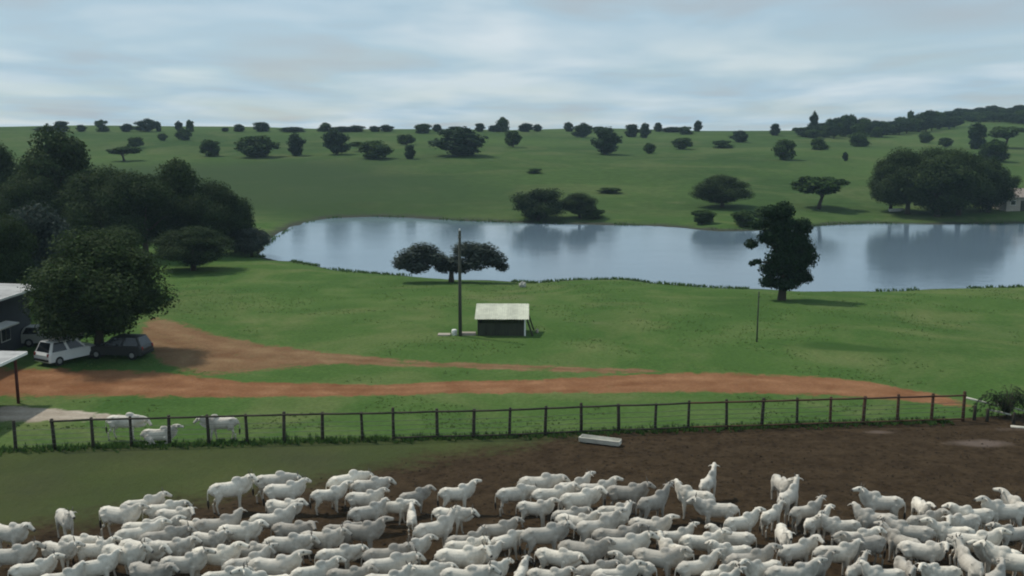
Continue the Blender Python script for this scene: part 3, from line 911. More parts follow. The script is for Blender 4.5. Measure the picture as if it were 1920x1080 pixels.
clus = vnoise(Xt, Yt, 3.0, 4) * 0.6 + vnoise(Xt, Yt, 11.0, 6) * 0.4
ok = (clus > 0.52) & (lake_sd(Xt, Yt) > 0.4) & (Yt > np.interp(Xt, fx_, fy_) + 0.6)
Xt, Yt = Xt[ok], Yt[ok]
ok = ~in_strip(Xt, Yt)
Xt, Yt = Xt[ok], Yt[ok]
P = np.stack([Xt, Yt, height(Xt, Yt) - 0.01], 1)
tufts('grass_tufts', rg, P, 0.06, 0.05, MT['blade'], 'short green tufts over the pasture before the lake')
# fence-line grass
Xf = rg.random(2600) * 58 - 30
Yf = np.interp(Xf, fx_, fy_) + rg.normal(size=2600) * 0.28
keep = Xf < 24.5
P = np.stack([Xf[keep], Yf[keep], np.zeros(keep.sum())], 1)
tufts('fence_line_grass', rg, P, 0.17, 0.045, MT['blade_dark'], 'longer dark grass along the foot of the corral fence')
# reeds along the water
si = rg.integers(0, len(SH), 5000)
tt_ = rg.random(5000)
Ps = SH[si] + (SH[(si + 1) % len(SH)] - SH[si]) * tt_[:, None] + rg.normal(size=(5000, 2)) * 0.8
ok = (vnoise(Ps[:, 0], Ps[:, 1], 5.0, 15) > 0.5) & (np.abs(Ps[:, 0]) < Ps[:, 1] * 0.62) & (lake_sd(Ps[:, 0], Ps[:, 1]) > -0.4)
Ps = Ps[ok]
P = np.stack([Ps[:, 0], Ps[:, 1], np.maximum(height(Ps[:, 0], Ps[:, 1]), LAKE_Z)], 1)
tufts('shore_reeds', rg, P, 0.22, 0.06, MT['blade_dark'], 'dark green reeds fringing the lake')

# clods and droppings on the yard
nC = 5000
Xc = rg.random(nC) * 62 - 31; Yc = 31 + (np.interp(Xc, fx_, fy_) - 32) * rg.random(nC)
kc = 0.55 + (Xc + 1.4) / 9.5 + (46.3 - Yc) / 6.5 > rg.random(nC) * 0.9
Xc, Yc = Xc[kc], Yc[kc]
cv_, cf_ = [], []
for x, y in zip(Xc, Yc):
    r = 0.03 + 0.07 * rg.random() ** 2
    b = len(cv_)
    a0 = rg.random() * 6.28
    for k in range(5):
        a = a0 + k * 1.2566 + rg.normal() * .15
        q = r * (0.8 + .5 * rg.random())
        cv_.append((x + math.cos(a) * q, y + math.sin(a) * q, 0.0))
    cv_.append((x + rg.normal() * r * .2, y + rg.normal() * r * .2, .03 + r * (.5 + .4 * rg.random())))
    cf_ += [(b + k, b + (k + 1) % 5, b + 5) for k in range(5)]
cm_ = bpy.data.meshes.new('soil_clods'); cm_.from_pydata(cv_, [], cf_)
tag(link('soil_clods', cm_, mat=MT['clod']), 'dark clods and droppings over the trampled corral soil', 'clods', kind='stuff')

# ------------------------------------------------------------------ corral fence
fence = empty('corral_fence', FP[0])
tag(fence, 'long timber and wire corral fence between the pasture and the dark yard', 'fence')
inv = fence.location
def fl(p):
    return Vector(p) - inv
rf = random.Random(3)
tops = []
for i, (p, (fx, fy, hgt)) in enumerate(zip(FP, FENCE_PX)):
    hgt = hgt * rf.uniform(0.99, 1.03)
    lean = Vector((rf.uniform(-.05, .05), rf.uniform(-.04, .04), 0))
    r0 = rf.uniform(0.075, 0.095)
    mb = MB().tube([fl(p) + Vector((0, 0, -.3)), fl(p) + lean * .4 + Vector((0, 0, hgt * .5)), fl(p) + lean + Vector((0, 0, hgt - .03)), fl(p) + lean + Vector((0, 0, hgt))],
                   [r0 * 1.1, r0, r0 * .95, r0 * .7], 7)
    mb.build('post', MT['post'] if i < 22 else MT['rail'], fence, True)
    tops.append((fl(p) + lean, hgt))
for i in range(len(FP) - 1):
    if i < 1:
        continue
    (a, ha), (b, hb_) = tops[i], tops[i + 1]
    off = Vector((0, -0.09, 0))
    MB().tube([a + off + Vector((-.06, 0, 1.53)), (a + b) / 2 + off + Vector((0, 0, 1.52)), b + off + Vector((.06, 0.012, 1.53))], [.055, .052, .055], 6).build('top_rail', MT['rail'] if i >= 18 else MT['post'], fence, True)
    if i >= 10:
        MB().tube([a + off + Vector((-.05, 0, .17)), b + off + Vector((.05, .012, .17))], .05, 6).build('bottom_rail', MT['rail'] if i >= 18 else MT['post'], fence, True)
for k, zz in enumerate((0.35, 0.6, 0.85, 1.1)):
    MB().tube([t[0] + Vector((0, -0.085, zz + rf.uniform(-.02, .02))) for t in tops], 0.011, 4).build('wire', MT['wire'], fence)
# weathered timber tumbled beyond the fence end
def timber(a, b, r, label, mat='pale_wood'):
    A, B = at_z(*a[:2], a[2]), at_z(*b[:2], b[2])
    m_ = (A + B) / 2
    mb = MB().tube([A - m_, (B - A) * .02 + Vector((0, .02, .015)), B - m_], [r * 1.1, r, r * .8], 7)
    o_ = mb.build('timber_pole', MT[mat], None, True, loc=m_)
    tag(o_, label, 'timber', 'weathered timber at the fence end')
timber((1812, 746, .95), (1872, 762, .55), .06, 'pale pole slanting away from the end post of the fence')
timber((1852, 768, .32), (1896, 778, .18), .06, 'short pale pole low beneath the arching shrub')
timber((1868, 757, .55), (1925, 772, .30), .05, 'pale pole half hidden in the arching shrub')
timber((1895, 800, .06), (1950, 806, .06), .08, 'pale log lying on dark soil at the right edge')
for i, (x, y, h_) in enumerate(((1826, 789, .9), (1850, 792, .8), (1900, 796, .7))):
    p = at_z(x, y, 0)
    o_ = MB().tube([(0, 0, -.2), (.02, 0, h_ * .6), (.03, .01, h_ - .03), (.03, .01, h_)], [.10, .09, .085, .06], 7).build('stump_post', MT['post'], None, True, loc=p)
    tag(o_, ('short dark stump post right beside the fence end', 'middle of three dark stump posts beyond the fence end', 'dark stump post below the arching shrub by the right edge')[i], 'post', 'stump posts past the fence end')

# arching shrub at the right edge
p = at_z(1888, 781, 0)
shr = empty('arching_shrub', p)
tag(shr, 'dark green shrub with long arching fronds at the right edge', 'shrub')
rs = random.Random(9)
st = MB(); lv = []
rgl = np.random.default_rng(12)
for i in range(80):
    a = rs.uniform(0, 6.28); L = rs.uniform(1.0, 2.1); hgt = rs.uniform(.8, 1.5)
    d = Vector((math.cos(a), math.sin(a) * .8, 0))
    pts_ = []
    for k in range(9):
        t = k / 8
        pts_.append(d * (L * t * (1.05 - .05 * t)) + Vector((0, 0, hgt * 4 * t * (1 - t) * .62 + hgt * .75 * min(1, t * 2.2) * (1 - t * .55))))
    st.tube(pts_, [.016 * (1 - .8 * k / 8) for k in range(9)], 4)
    for k in range(1, 9):
        for s in (-1, 1):
            c = pts_[k]; side = Vector((-d.y, d.x, 0)) * s
            l = .22 * (1 - abs(k - 4) / 7); q = c + side * l + Vector((0, 0, -.10)) + d * .08
            wv = d * .045
            lv += [c - wv, q - wv * .3, q + wv * .3, c + wv]
st.build('stem', MT['bark'], shr)
link('fronds', quads_mesh('fronds', np.array([tuple(v) for v in lv]), MT['leaf_dark']), shr)

# pale feed trough lying before the fence
p = at_z(1125, 833, 0)
tr = empty('feed_trough', p, R(-22))
tag(tr, 'long pale wooden trough on the dark soil before the fence', 'trough')
MB().box((0, 0, .10), (2.1, .46, .05)).build('base', MT['pale_wood'], tr, bevel=.008)
for s in (-1, 1):
    MB().box((0, s * .25, .22), (2.16, .05, .26), Matrix.Rotation(s * -.25, 3, 'X')).build('side_board', MT['pale_wood'], tr, bevel=.008)
    MB().box((s * 1.07, 0, .21), (.05, .46, .22)).build('end_board', MT['pale_wood'], tr, bevel=.008)
    MB().box((s * .75, 0, .037), (.12, .6, .07)).build('skid', MT['dark_wood'], tr)

# ------------------------------------------------------------------ small shed and its surroundings
p = at_z(941, 631, 0); p.z = 0
shed = empty('field_shed', (p.x, p.y + 1.2, hz(p.x, p.y + 1.2)), R(-1))
tag(shed, 'small field shed with pale sheet roof and dark plank walls', 'shed')
W2, D2 = 1.86, 1.15
for sx in (-1, 1):
    for sy, hh in ((-1, 1.42), (1, 2.05)):
        MB().box((sx * W2, sy * D2, hh / 2 - .1), (.12, .12, hh + .2)).build('post', MT['dark_wood'] if not (sx == 1 and sy == -1) else MT['white'], shed, bevel=.01)
for k in range(15):
    x = -W2 + .13 + k * (2 * W2 - .26) / 14
    MB().box((x, -D2 + rf.uniform(-.008, .008), .50 + rf.uniform(-.02, .02)), (.235, .03, 1.02)).build('plank', MT['dark_wood'], shed)
    MB().box((x, D2, .95), (.235, .03, 1.9)).build('plank', MT['dark_wood'], shed)
for sx in (-1, 1):
    for k in range(9):
        y = -D2 + .13 + k * (2 * D2 - .26) / 8
        hh = 1.34 + (y + D2) / (2 * D2) * .56
        MB().box((sx * W2, y, hh / 2), (.03, .235, hh)).build('plank', MT['dark_wood'], shed)
MB().bar((-W2 - .2, -D2 - .05, 1.40), (W2 + .2, -D2 - .05, 1.40), .08, .10).build('eave_beam', MT['dark_wood'], shed)
MB().bar((-W2 - .2, D2 + .05, 2.00), (W2 + .2, D2 + .05, 2.00), .08, .10).build('ridge_beam', MT['dark_wood'], shed)
for k in range(5):
    w = 4.25 / 5
    mb = MB(); rings = []
    y0, y1, z0, z1 = -D2 - .34, D2 + .30, 1.40, 2.16
    for (yy, zz) in ((y0, z0), ((y0 + y1) / 2, (z0 + z1) / 2), (y1, z1)):
        rings.append([Vector((-2.125 + k * w + j / 16 * (w + .05) , yy, zz + .022 * math.sin(j / 16 * 2 * math.pi * 5) + .006 * (k % 2))) for j in range(17)])
    top_r = rings; mb.quad_strip(top_r, cap=False, closed=False)
    mb.quad_strip([[v_ - Vector((0, 0, .006)) for v_ in r_] for r_ in rings], cap=False, closed=False)
    mb.build('roof_sheet', MT['zinc'], shed, True)
MB().bar((W2 + .12, -D2 + .1, 1.45), (W2 + .62, -D2 - .1, 0.0), .10, .12).build('side_brace', MT['dark_wood'], shed)
MB().bar((W2 + .12, D2 - .1, 1.8), (W2 + .72, D2 - .1, 0.0), .10, .12).build('side_brace', MT['dark_wood'], shed)

def pole(px, py, top_py, r, name, label):
    b = at_z(px, py, 0); b.z = hz(b.x, b.y)
    _, pyb, zf = project(b)
    h = (pyb - top_py) * zf / FPX
    e = empty(name, b)
    tag(e, label, 'pole')
    MB().tube([(0, 0, -.3), (0, 0, h * .5), (.02, 0, h - .05), (.02, 0, h)], [r * 1.15, r, r * .8, r * .55], 9).build('shaft', MT['pole'], e, True)
    return e, h
e, h = pole(863, 631, 432, .13, 'utility_pole', 'tall dark utility pole beside the small field shed')
MB().tube([(0, -.02, h - .55), (.0, -.02, h - .45)], .145, 9).build('band', MT['wire'], e)
MB().tube([(.02, 0, h - .02), (.02, 0, h + .10), (.02, 0, h + .16)], [.05, .06, .03], 7).build('insulator', MT['white'], e, True)
e, h = pole(1419, 642, 545, .055, 'thin_post', 'thin solitary pole on the grass left of the rank patch')
MB().tube([(0, 0, h - .4), (0, 0, h - .34)], .07, 7).build('band', MT['wire'], e)
# bits beside the pole: two slabs, a drum, a stake
p = at_z(879, 629, 0)
o_ = MB().box((0, 0, .12), (1.15, .55, .30)).build('concrete_trough', MT['concrete'], None, bevel=.03, loc=p)
tag(o_, 'pale concrete block between the utility pole and the shed', 'block')
p = at_z(833, 629, 0)
o_ = MB().box((0, 0, .06), (1.0, .7, .16)).build('slab', MT['concrete'], None, bevel=.02, loc=p)
tag(o_, 'flat pale slab on the grass left of the utility pole', 'slab')
p = at_z(852, 629, 0)
o_ = MB().tube([(0, 0, 0), (0, 0, .02), (0, 0, .42), (0, 0, .48), (0, 0, .5)], [.2, .22, .22, .2, .12], 12).build('white_drum', MT['white'], None, True, loc=p)
tag(o_, 'small white drum at the foot of the utility pole', 'drum')
p = at_z(1007, 625, 0)
o_ = MB().tube([(0, 0, -.1), (0, 0, .3), (0, 0, .36)], [.13, .12, .06], 8).build('marker_stub', MT['concrete'], None, True, loc=p)
tag(o_, 'small pale stub in the grass right of the shed', 'stub')
p = ground(980, 539)
o_ = MB().ellipsoid((0, 0, .22), (.42, .32, .34), 9, 6).build('pale_rock', MT['rock'], None, loc=p)
for v_ in o_.data.vertices:
    v_.co *= 1 + .18 * math.sin(v_.index * 2.3)
tag(o_, 'small pale rock at the waterline behind the shed', 'rock')

# ------------------------------------------------------------------ left buildings
def corrugated(parent, x0, x1, y0, y1, zfun, n, mat, axis='y'):
    """roof sheets side by side along y, falling along x"""
    w = (y1 - y0) / n
    for k in range(n):
        rings = []
        for xx in (x0, (x0 + x1) / 2, x1):
            rings.append([Vector((xx, y0 + k * w + j / 12 * (w + .05), zfun(xx) + .02 * math.sin(j / 12 * 2 * math.pi * 4) + .006 * (k % 2))) for j in range(13)])
        mb = MB().quad_strip(rings, False, False)
        mb.quad_strip([[v_ - Vector((0, 0, .008)) for v_ in r_] for r_ in rings], False, False)
        mb.build('roof_sheet', mat, parent, True)
osh = empty('open_shed', (-29.15, 54.2, 0))
tag(osh, 'open shed with flat grey sheet roof on red posts at the left edge', 'shed')
corrugated(osh, -9.0, -.05, -4.6, 3.7, lambda x: 3.02 - (x) * .02, 10, MT['zinc_grey'])
MB().box((-.02, -.45, 2.95), (.05, 8.2, .16)).build('fascia', MT['white'], osh)
for x, y in ((-.25, .2), (-.45, 3.0), (-8.6, .2), (-8.6, 3.0), (-.25, -4.0), (-8.6, -4.0)):
    MB().tube([(x, y, -.2), (x, y, 1.5), (x, y, 2.9), (x, y, 2.98)], [.10, .095, .09, .12], 8).build('post', MT['iron'], osh, True)
for y in (-4.0, .2, 3.0):
    MB().bar((-8.8, y, 2.92), (-.1, y, 2.92), .08, .14).build('beam', MT['iron'], osh)
hs = empty('farm_building', (-36.7, 66.0, 0))
tag(hs, 'dark walled farm building with pale grey roof behind the open shed', 'building')
MB().box((-5.4, 1.0, 2.1), (10.0, 15.0, 4.2)).build('wall', MT['wall_dark'], hs)
corrugated(hs, -11, .45, -7.2, 9.5, lambda x: 4.40 - x * .03, 16, MT['zinc_grey'])
MB().box((.47, 1.1, 4.33), (.05, 16.6, .16)).build('fascia', MT['white'], hs)
aw = MB().box((.05, 2.2, 2.35), (1.1, 5.2, .10), Matrix.Rotation(.12, 3, 'Y')).build('awning', MT['white'], hs)
dr = MB().box((-.38, 1.4, 1.05), (.06, 1.0, 2.1)).build('door', MT['dark_wood'], hs)
MB().tube([(-.33, 1.05, 1.0), (-.30, 1.05, 1.0), (-.27, 1.05, 1.0)], [.02, .03, .02], 6).build('handle', MT['rim'], dr)
for y in (-3.5, 4.6):
    wi = MB().box((-.38, y, 1.5), (.05, 1.3, 1.1)).build('window', MT['white'], hs)
    for s in (-1, 1):
        MB().box((-.35, y + s * .31, 1.5), (.04, .54, .96)).build('pane', MT['glass'], wi)

# ------------------------------------------------------------------ cars
def car(px, py, heading, paint, label, L=4.3, Wd=1.75, Hh=1.62, z=None, pos=None):
    p = pos or at_z(px, py, 0)
    e = empty('parked_car', p, heading)
    tag(e, label, 'car', 'cars parked under the trees')
    hl, hw = L / 2, Wd / 2
    # lower body: rings across y following a side profile
    prof_lo = [(-hl, .42), (-hl + .05, .30), (hl - .1, .30), (hl, .45), (hl - .03, .72), (hl - .18, .86), (hl * .42, .98), (-hl + .12, 1.0), (-hl - .0, .80)]
    def extr(prof, widths):
        mb = MB(); rings = []
        for yy, sc in widths:
            c = (sum(a for a, _ in prof) / len(prof), sum(b for _, b in prof) / len(prof))
            rings.append([Vector((c[0] + (x - c[0]) * sc, yy, c[1] + (zz - c[1]) * sc)) for x, zz in prof])
        mb.quad_strip(rings)
        return mb
    extr(prof_lo, [(-hw, .94), (-hw + .07, 1.0), (hw - .07, 1.0), (hw, .94)]).build('body', MT[paint], e)
    x0, x1, x2, x3 = -hl + .10, -hl + .42, hl * .08, hl * .44
    cab_b, cab_t = .96, Hh
    def cabring(y, t):
        return None
    mb = MB()
    b_ = [(x0, -hw + .06, cab_b), (x3, -hw + .06, cab_b), (x3, hw - .06, cab_b), (x0, hw - .06, cab_b)]
    t_ = [(x1, -hw + .24, cab_t), (x2, -hw + .24, cab_t), (x2, hw - .24, cab_t), (x1, hw - .24, cab_t)]
    mb.quad_strip([b_, t_]); mb.build('cabin', MT[paint], e, bevel=.03)
    def win(a, b, c, d, name, n_):
        q = [Vector(v_) for v_ in (a, b, c, d)]
        cc = sum(q, Vector()) / 4
        nn = (q[1] - q[0]).cross(q[2] - q[0]).normalized()
        if nn.dot(Vector(n_)) < 0:
            nn = -nn
        q2 = [cc + (v_ - cc) * .86 for v_ in q]
        m2 = MB().quad_strip([[v_ - nn * .01 for v_ in q2], [v_ + nn * .006 for v_ in q2]])
        m2.build(name, MT['glass'], e)
    win(b_[1], b_[2], t_[2], t_[1], 'windscreen', (1, 0, .3))
    win(b_[0], b_[3], t_[3], t_[0], 'rear_window', (-1, 0, .3))
    for s, (i0, i1) in ((-1, (0, 1)), (1, (3, 2))):
        B0, B1, T0, T1 = Vector(b_[i0]), Vector(b_[i1]), Vector(t_[i0]), Vector(t_[i1])
        for u0, u1 in ((.04, .49), (.51, .95)):
            win(B0.lerp(B1, u0), B0.lerp(B1, u1), T0.lerp(T1, u1), T0.lerp(T1, u0), 'side_window', (0, s, .3))
    for sx in (-hl + .78, hl - .80):
        for s in (-1, 1):
            tr_ = MB().tube([(sx, s * (hw - .20), .33), (sx, s * (hw - .17), .33), (sx, s * (hw + .0), .33), (sx, s * (hw + .02), .33)], [.30, .33, .33, .30], 16)
            wh = tr_.build('wheel', MT['rubber'], e, True)
            MB().tube([(sx, s * (hw + .0), .33), (sx, s * (hw + .028), .33)], [.20, .17], 12).build('rim', MT['rim'], wh)
    for s in (-1, 1):
        MB().box((hl - .02, s * (hw - .26), .70), (.10, .34, .16)).build('headlight', MT['lamp_clear'], e, bevel=.02)
        MB().box((-hl + .03, s * (hw - .16), .84), (.09, .16, .24)).build('tail_light', MT['lamp_red'], e, bevel=.02)
        MB().box((x3 - .12, s * (hw + .06), 1.02), (.12, .16, .12)).build('mirror', MT[paint], e, bevel=.02)
    MB().box((hl - .01, 0, .45), (.12, Wd * .9, .16)).build('bumper', MT['rubber'], e, bevel=.02)
    MB().box((-hl + .01, 0, .47), (.12, Wd * .9, .16)).build('bumper', MT['rubber'], e, bevel=.02)
    return e
car(130, 676, R(60), 'car_white', 'white car under the shade tree with its rear to the road', Hh=1.68)
car(226, 669, R(172), 'car_dark', 'dark grey car in the deepest shade right of the white car', Hh=1.6)
car(98, 646, R(5), 'car_silver', 'silver car parked behind the white car', Hh=1.5)

# ------------------------------------------------------------------ far right bank: house, van, boat
p = ground(1908, 396)
fh = empty('lakeside_house', (p.x + 1.0, p.y + 2.5, p.z), R(8))
tag(fh, 'low beige walled house on the far bank at the right edge', 'house')
MB().box((0, 0, 1.4), (8.0, 5.0, 3.2)).build('wall', MT['wall_brown'], fh)
rfm = MB()
rfm.quad_strip([[Vector((x, -3.1, 2.85)), Vector((x, 0, 4.5)), Vector((x, 3.1, 2.85)), Vector((x, 3.1, 2.75)), Vector((x, 0, 4.38)), Vector((x, -3.1, 2.75))] for x in (-4.6, 4.6)])
rfm.build('roof', MT['tile'], fh)
for x in (-2.6, 1.9):
    wi = MB().box((x, -2.52, 1.7), (1.2, .06, 1.0)).build('window', MT['white'], fh)
    MB().box((x, -2.56, 1.7), (1.05, .03, .86)).build('pane', MT['glass'], wi)
MB().box((-.4, -2.52, 1.05), (1.0, .06, 2.1)).build('door', MT['dark_wood'], fh)
pv = ground(1869, 388)
cv = car(0, 0, R(12), 'car_white', 'white car parked beside the far lakeside house', Hh=1.9, pos=pv)
cv['group'] = 'cars by the far house'
pb_ = ground(1680, 398)
bt = empty('rowing_boat', pb_, R(15))
tag(bt, 'small white boat pulled up before the far right grove', 'boat')
rings = []
for x, w, zk in ((-1.5, .48, .05), (-.8, .62, .0), (.2, .66, .0), (1.0, .48, .05), (1.7, .08, .28)):
    rings.append([Vector((x, -w, .62 + .08 * max(0, x))), Vector((x, -w * .7, .2 + zk)), Vector((x, 0, .06 + zk)), Vector((x, w * .7, .2 + zk)), Vector((x, w, .62 + .08 * max(0, x))),
                  Vector((x, w * .86, .60 + .08 * max(0, x))), Vector((x, 0, .22 + zk)), Vector((x, -w * .86, .60 + .08 * max(0, x)))])
MB().quad_strip(rings).build('hull', MT['white'], bt)
for x in (-.7, .5):
    MB().box((x, 0, .48), (.25, 1.02, .04)).build('thwart', MT['pale_wood'], bt)

# ------------------------------------------------------------------ zebu cattle
dg = bpy.context.evaluated_depsgraph_get()
def cow_body(neck, head_dir, legs, lying=False, turn=0.0, fat=1.0):
    """neck = poll position; head_dir = unit vector from poll to muzzle; legs = x offsets of the four feet"""
    mb = MB()
    dz = -0.50 if lying else 0.0
    trunk = [(-.90, 1.16, .05, .07), (-.86, 1.14, .14, .17), (-.74, 1.09, .23, .26), (-.50, 1.07, .275, .29), (-.15, 1.01, .30 * fat, .325 * fat), (.20, 1.0, .29 * fat, .345), (.46, 1.03, .25, .35), (.64, 1.08, .20, .31), (.74, 1.12, .13, .22)]
    mb.tube([(x, 0, z + dz) for x, z, w, h in trunk], [(w * .88, h) for x, z, w, h in trunk], 16)
    # hips and shoulders
    mb.ellipsoid((-.54, 0, 1.27 + dz), (.15, .235, .085)); mb.ellipsoid((-.62, 0, 1.18 + dz), (.22, .20, .14)); mb.ellipsoid((.40, 0, 1.12 + dz), (.24, .235, .30))
    # hump
    mb.ellipsoid((.38, 0, 1.34 + dz), (.27, .12, .19), rot=Matrix.Rotation(.25, 3, 'Y'))
    poll = Vector(neck) + Vector((0, 0, dz)); hd = Vector(head_dir).normalized()
    s0 = Vector((.56, 0, 1.14 + dz)); m1 = s0.lerp(poll, .5) + Vector((.04, 0, -.04))
    mb.tube([s0 - Vector((.1, 0, .02)), s0.lerp(m1, .6), m1, m1.lerp(poll, .6), poll + hd * .06], [(.19, .31), (.165, .28), (.14, .24), (.12, .185), (.105, .13)], 12)
    # dewlap
    a = s0 + Vector((.10, 0, -.36)); b = poll + hd * .14 + Vector((0, 0, -.16))
    mb.tube([s0 + Vector((-.05, 0, -.38)), a.lerp(b, .15), a.lerp(b, .5) + Vector((.04, 0, -.02)), a.lerp(b, .9)], [(.05, .09), (.04, .13), (.035, .11), (.03, .05)], 8)
    # head
    side = hd.cross(Vector((0, 0, 1))).normalized()
    if side.length < .1:
        side = Vector((0, -1, 0))
    hp = [poll - hd * .05, poll + hd * .04, poll + hd * .16, poll + hd * .30, poll + hd * .42, poll + hd * .47, poll + hd * .49]
    mb.tube(hp, [(.07, .06), (.105, .105), (.11, .115), (.085, .09), (.078, .072), (.07, .06), (.04, .035)], 12)
    # ears
    for s in (-1, 1):
        e0 = poll + side * (.09 * s) - Vector((0, 0, .0))
        e1 = e0 + side * (.13 * s) + Vector((0, 0, -.03)) - hd * .02; e2 = e0 + side * (.22 * s) + Vector((0, 0, -.10))
        mb.tube([e0, e0.lerp(e1, .5), e1, e2], [(.03, .03), (.05, .028), (.06, .028), (.02, .02)], 8)
    if not lying:
        for k, (s, front) in enumerate(((-1, 1), (1, 1), (-1, 0), (1, 0))):
            dx = legs[k]
            if front:
                y = .155 * s
                mb.tube([(.46, y, 1.0), (.44 + dx * .15, y, .74), (.45 + dx * .5, y, .42), (.44 + dx * .8, y, .16), (.46 + dx, y, .07), (.48 + dx, y, 0)],
                        [(.10, .15), (.085, .11), (.056, .06), (.042, .042), (.05, .05), (.056, .056)], 10)
            else:
                y = .165 * s
                mb.tube([(-.58, y * .9, 1.05), (-.52 + dx * .15, y, .80), (-.60 + dx * .4, y, .58), (-.70 + dx * .7, y, .42), (-.66 + dx * .9, y, .16), (-.64 + dx, y, .07), (-.62 + dx, y, 0)],
                        [(.13, .22), (.11, .18), (.075, .09), (.05, .055), (.042, .042), (.05, .05), (.056, .056)], 10)
        # udder / belly fold
        mb.ellipsoid((-.42, 0, .68), (.13, .12, .09))
    else:
        for s in (-1, 1):
            mb.tube([(-.58, .22 * s, .50), (-.30, .34 * s, .26), (-.05, .37 * s, .12), (-.45, .40 * s, .07), (-.62, .38 * s, .06)], [.20, .15, .07, .05, .05], 9)
            mb.tube([(.42, .20 * s, .45), (.62, .24 * s, .22), (.70, .22 * s, .10), (.42, .26 * s, .07), (.34, .26 * s, .06)], [.14, .09, .06, .05, .05], 9)
    # tail
    if lying:
        tl = [(-.86, 0, .72), (-.98, .05, .55), (-1.0, .10, .28), (-.98, .14, .12)]
    else:
        sw = .04 * (1 if legs[0] > 0 else -1)
        tl = [(-.84, 0, 1.26), (-.95, sw * .4, 1.12), (-.99, sw, .85), (-.98, sw * 1.5, .62)]
    mb.tube(tl, [.05, .036, .032, .032], 7)
    me = mb.mesh('zebu_body')
    ob = bpy.data.objects.new('tmp', me)
    C.objects.link(ob)
    rm = ob.modifiers.new('r', 'REMESH'); rm.mode = 'VOXEL'; rm.voxel_size = 0.027; rm.use_smooth_shade = True
    sm = ob.modifiers.new('s', 'SMOOTH'); sm.factor = .5; sm.iterations = 5
    bpy.context.view_layer.update()
    d2 = bpy.context.evaluated_depsgraph_get()
    out = bpy.data.meshes.new_from_object(ob.evaluated_get(d2))
    out.name = 'zebu_cow'
    bpy.data.objects.remove(ob); bpy.data.meshes.remove(me)
    nV = len(out.vertices)
    co = np.zeros(nV * 3); out.vertices.foreach_get('co', co); co = co.reshape(-1, 3)
    col = np.tile(np.array([.63, .595, .53]), (nV, 1))
    def blend(w, c):
        nonlocal col
        w = np.clip(w, 0, 1)[:, None]
        col = col * (1 - w) + np.array(c) * w
    def near(pt, r0, r1):
        return 1 - np.clip((np.linalg.norm(co - np.array(pt), axis=1) - r0) / (r1 - r0), 0, 1)
    blend(near((.45, 0, 1.45 + dz), .12, .34) * .28, (.36, .35, .34))           # greyer hump and neck
    blend(near(tuple(s0.lerp(poll, .6)), .1, .3) * .20, (.40, .39, .37))
    blend(np.clip((.55 - (co[:, 2] - dz)) / .5, 0, 1) * .55, (.24, .20, .17))     # soiled lower legs
    blend(np.clip(1 - np.abs(co[:, 0] + .80) / .25, 0, 1) * np.clip((1.1 + dz - co[:, 2]) / .5, 0, 1) * .3, (.30, .26, .21))
    blend(near(tuple(poll + hd * .50), .06, .12), (.035, .032, .032))               # muzzle
    for s in (-1, 1):
        blend(near(tuple(poll + hd * .15 + side * (.10 * s) + Vector((0, 0, .035))), .022, .05), (.02, .018, .016))  # eyes
        blend(near(tuple(poll + side * (.22 * s) + Vector((0, 0, -.05)) - hd * .05), .03, .09) * .5, (.25, .22, .20))
    if not lying:
        blend(np.clip((.085 - co[:, 2]) / .03, 0, 1), (.03, .028, .026))
    ca = out.color_attributes.new('coat', 'FLOAT_COLOR', 'POINT')
    ca.data.foreach_set('color', np.concatenate([col, np.ones((nV, 1))], 1).astype(np.float32).ravel())
    out.materials.clear(); out.materials.append(MT['cow'])
    out.polygons.foreach_set('use_smooth', [True] * len(out.polygons))
    swm = MB().tube([Vector(tl[3]) + Vector((0, 0, .08)), Vector(tl[3]) + Vector((0, 0, -.02)), Vector(tl[3]) + Vector((.01, 0, -.16)), Vector(tl[3]) + Vector((.015, 0, -.30 if not lying else -.05))], [.034, .055, .05, .012], 7).mesh('tail_switch', MT['hair'], True)
    hn = []
    for s in (-1, 1):
        b0 = poll - hd * .02 + side * (.06 * s) + Vector((0, 0, .07))
        hn.append(MB().tube([b0, b0 + side * (.05 * s) + Vector((0, 0, .07)) - hd * .02, b0 + side * (.06 * s) + Vector((0, 0, .15)) - hd * .05], [.026, .02, .006], 7).mesh('horn', MT['horn'], True))
    return out, swm, hn
def hdv(yaw, pitch):
    return (math.cos(R(yaw)) * math.cos(R(pitch)), math.sin(R(yaw)) * math.cos(R(pitch)), math.sin(R(pitch)))
COWS = [
    cow_body((1.05, 0, 1.52), hdv(0, -30), (.08, -.10, -.08, .12)),
    cow_body((1.0, 0, 1.60), hdv(0, -16), (.0, .06, .05, -.08)),
    cow_body((1.16, 0, 1.34), hdv(0, -42), (-.14, .14, .14, -.14)),
    cow_body((1.00, .14, 1.50), hdv(50, -28), (.05, -.05, -.1, .08), fat=1.05),
    cow_body((1.00, -.14, 1.52), hdv(-50, -28), (-.05, .08, .1, -.04)),
    cow_body((1.22, 0, 1.18), hdv(0, -55), (.12, -.12, -.14, .10), fat=1.08),
    cow_body((1.0, .06, 1.60), hdv(20, -8), (.03, -.03, .0, .06), fat=.96),
    cow_body((.94, -.18, 1.58), hdv(-85, -22), (.05, .0, -.05, .05)),
    cow_body((.94, .18, 1.58), hdv(85, -22), (-.08, .05, .08, -.05)),
]
LYING = cow_body((1.0, .05, 1.52), hdv(25, -22), (0, 0, 0, 0), lying=True)
POSE = ['head level', 'head raised', 'head lowered', 'head turned', 'head turned', 'head lowered', 'head raised', 'head turned aside', 'head turned aside']
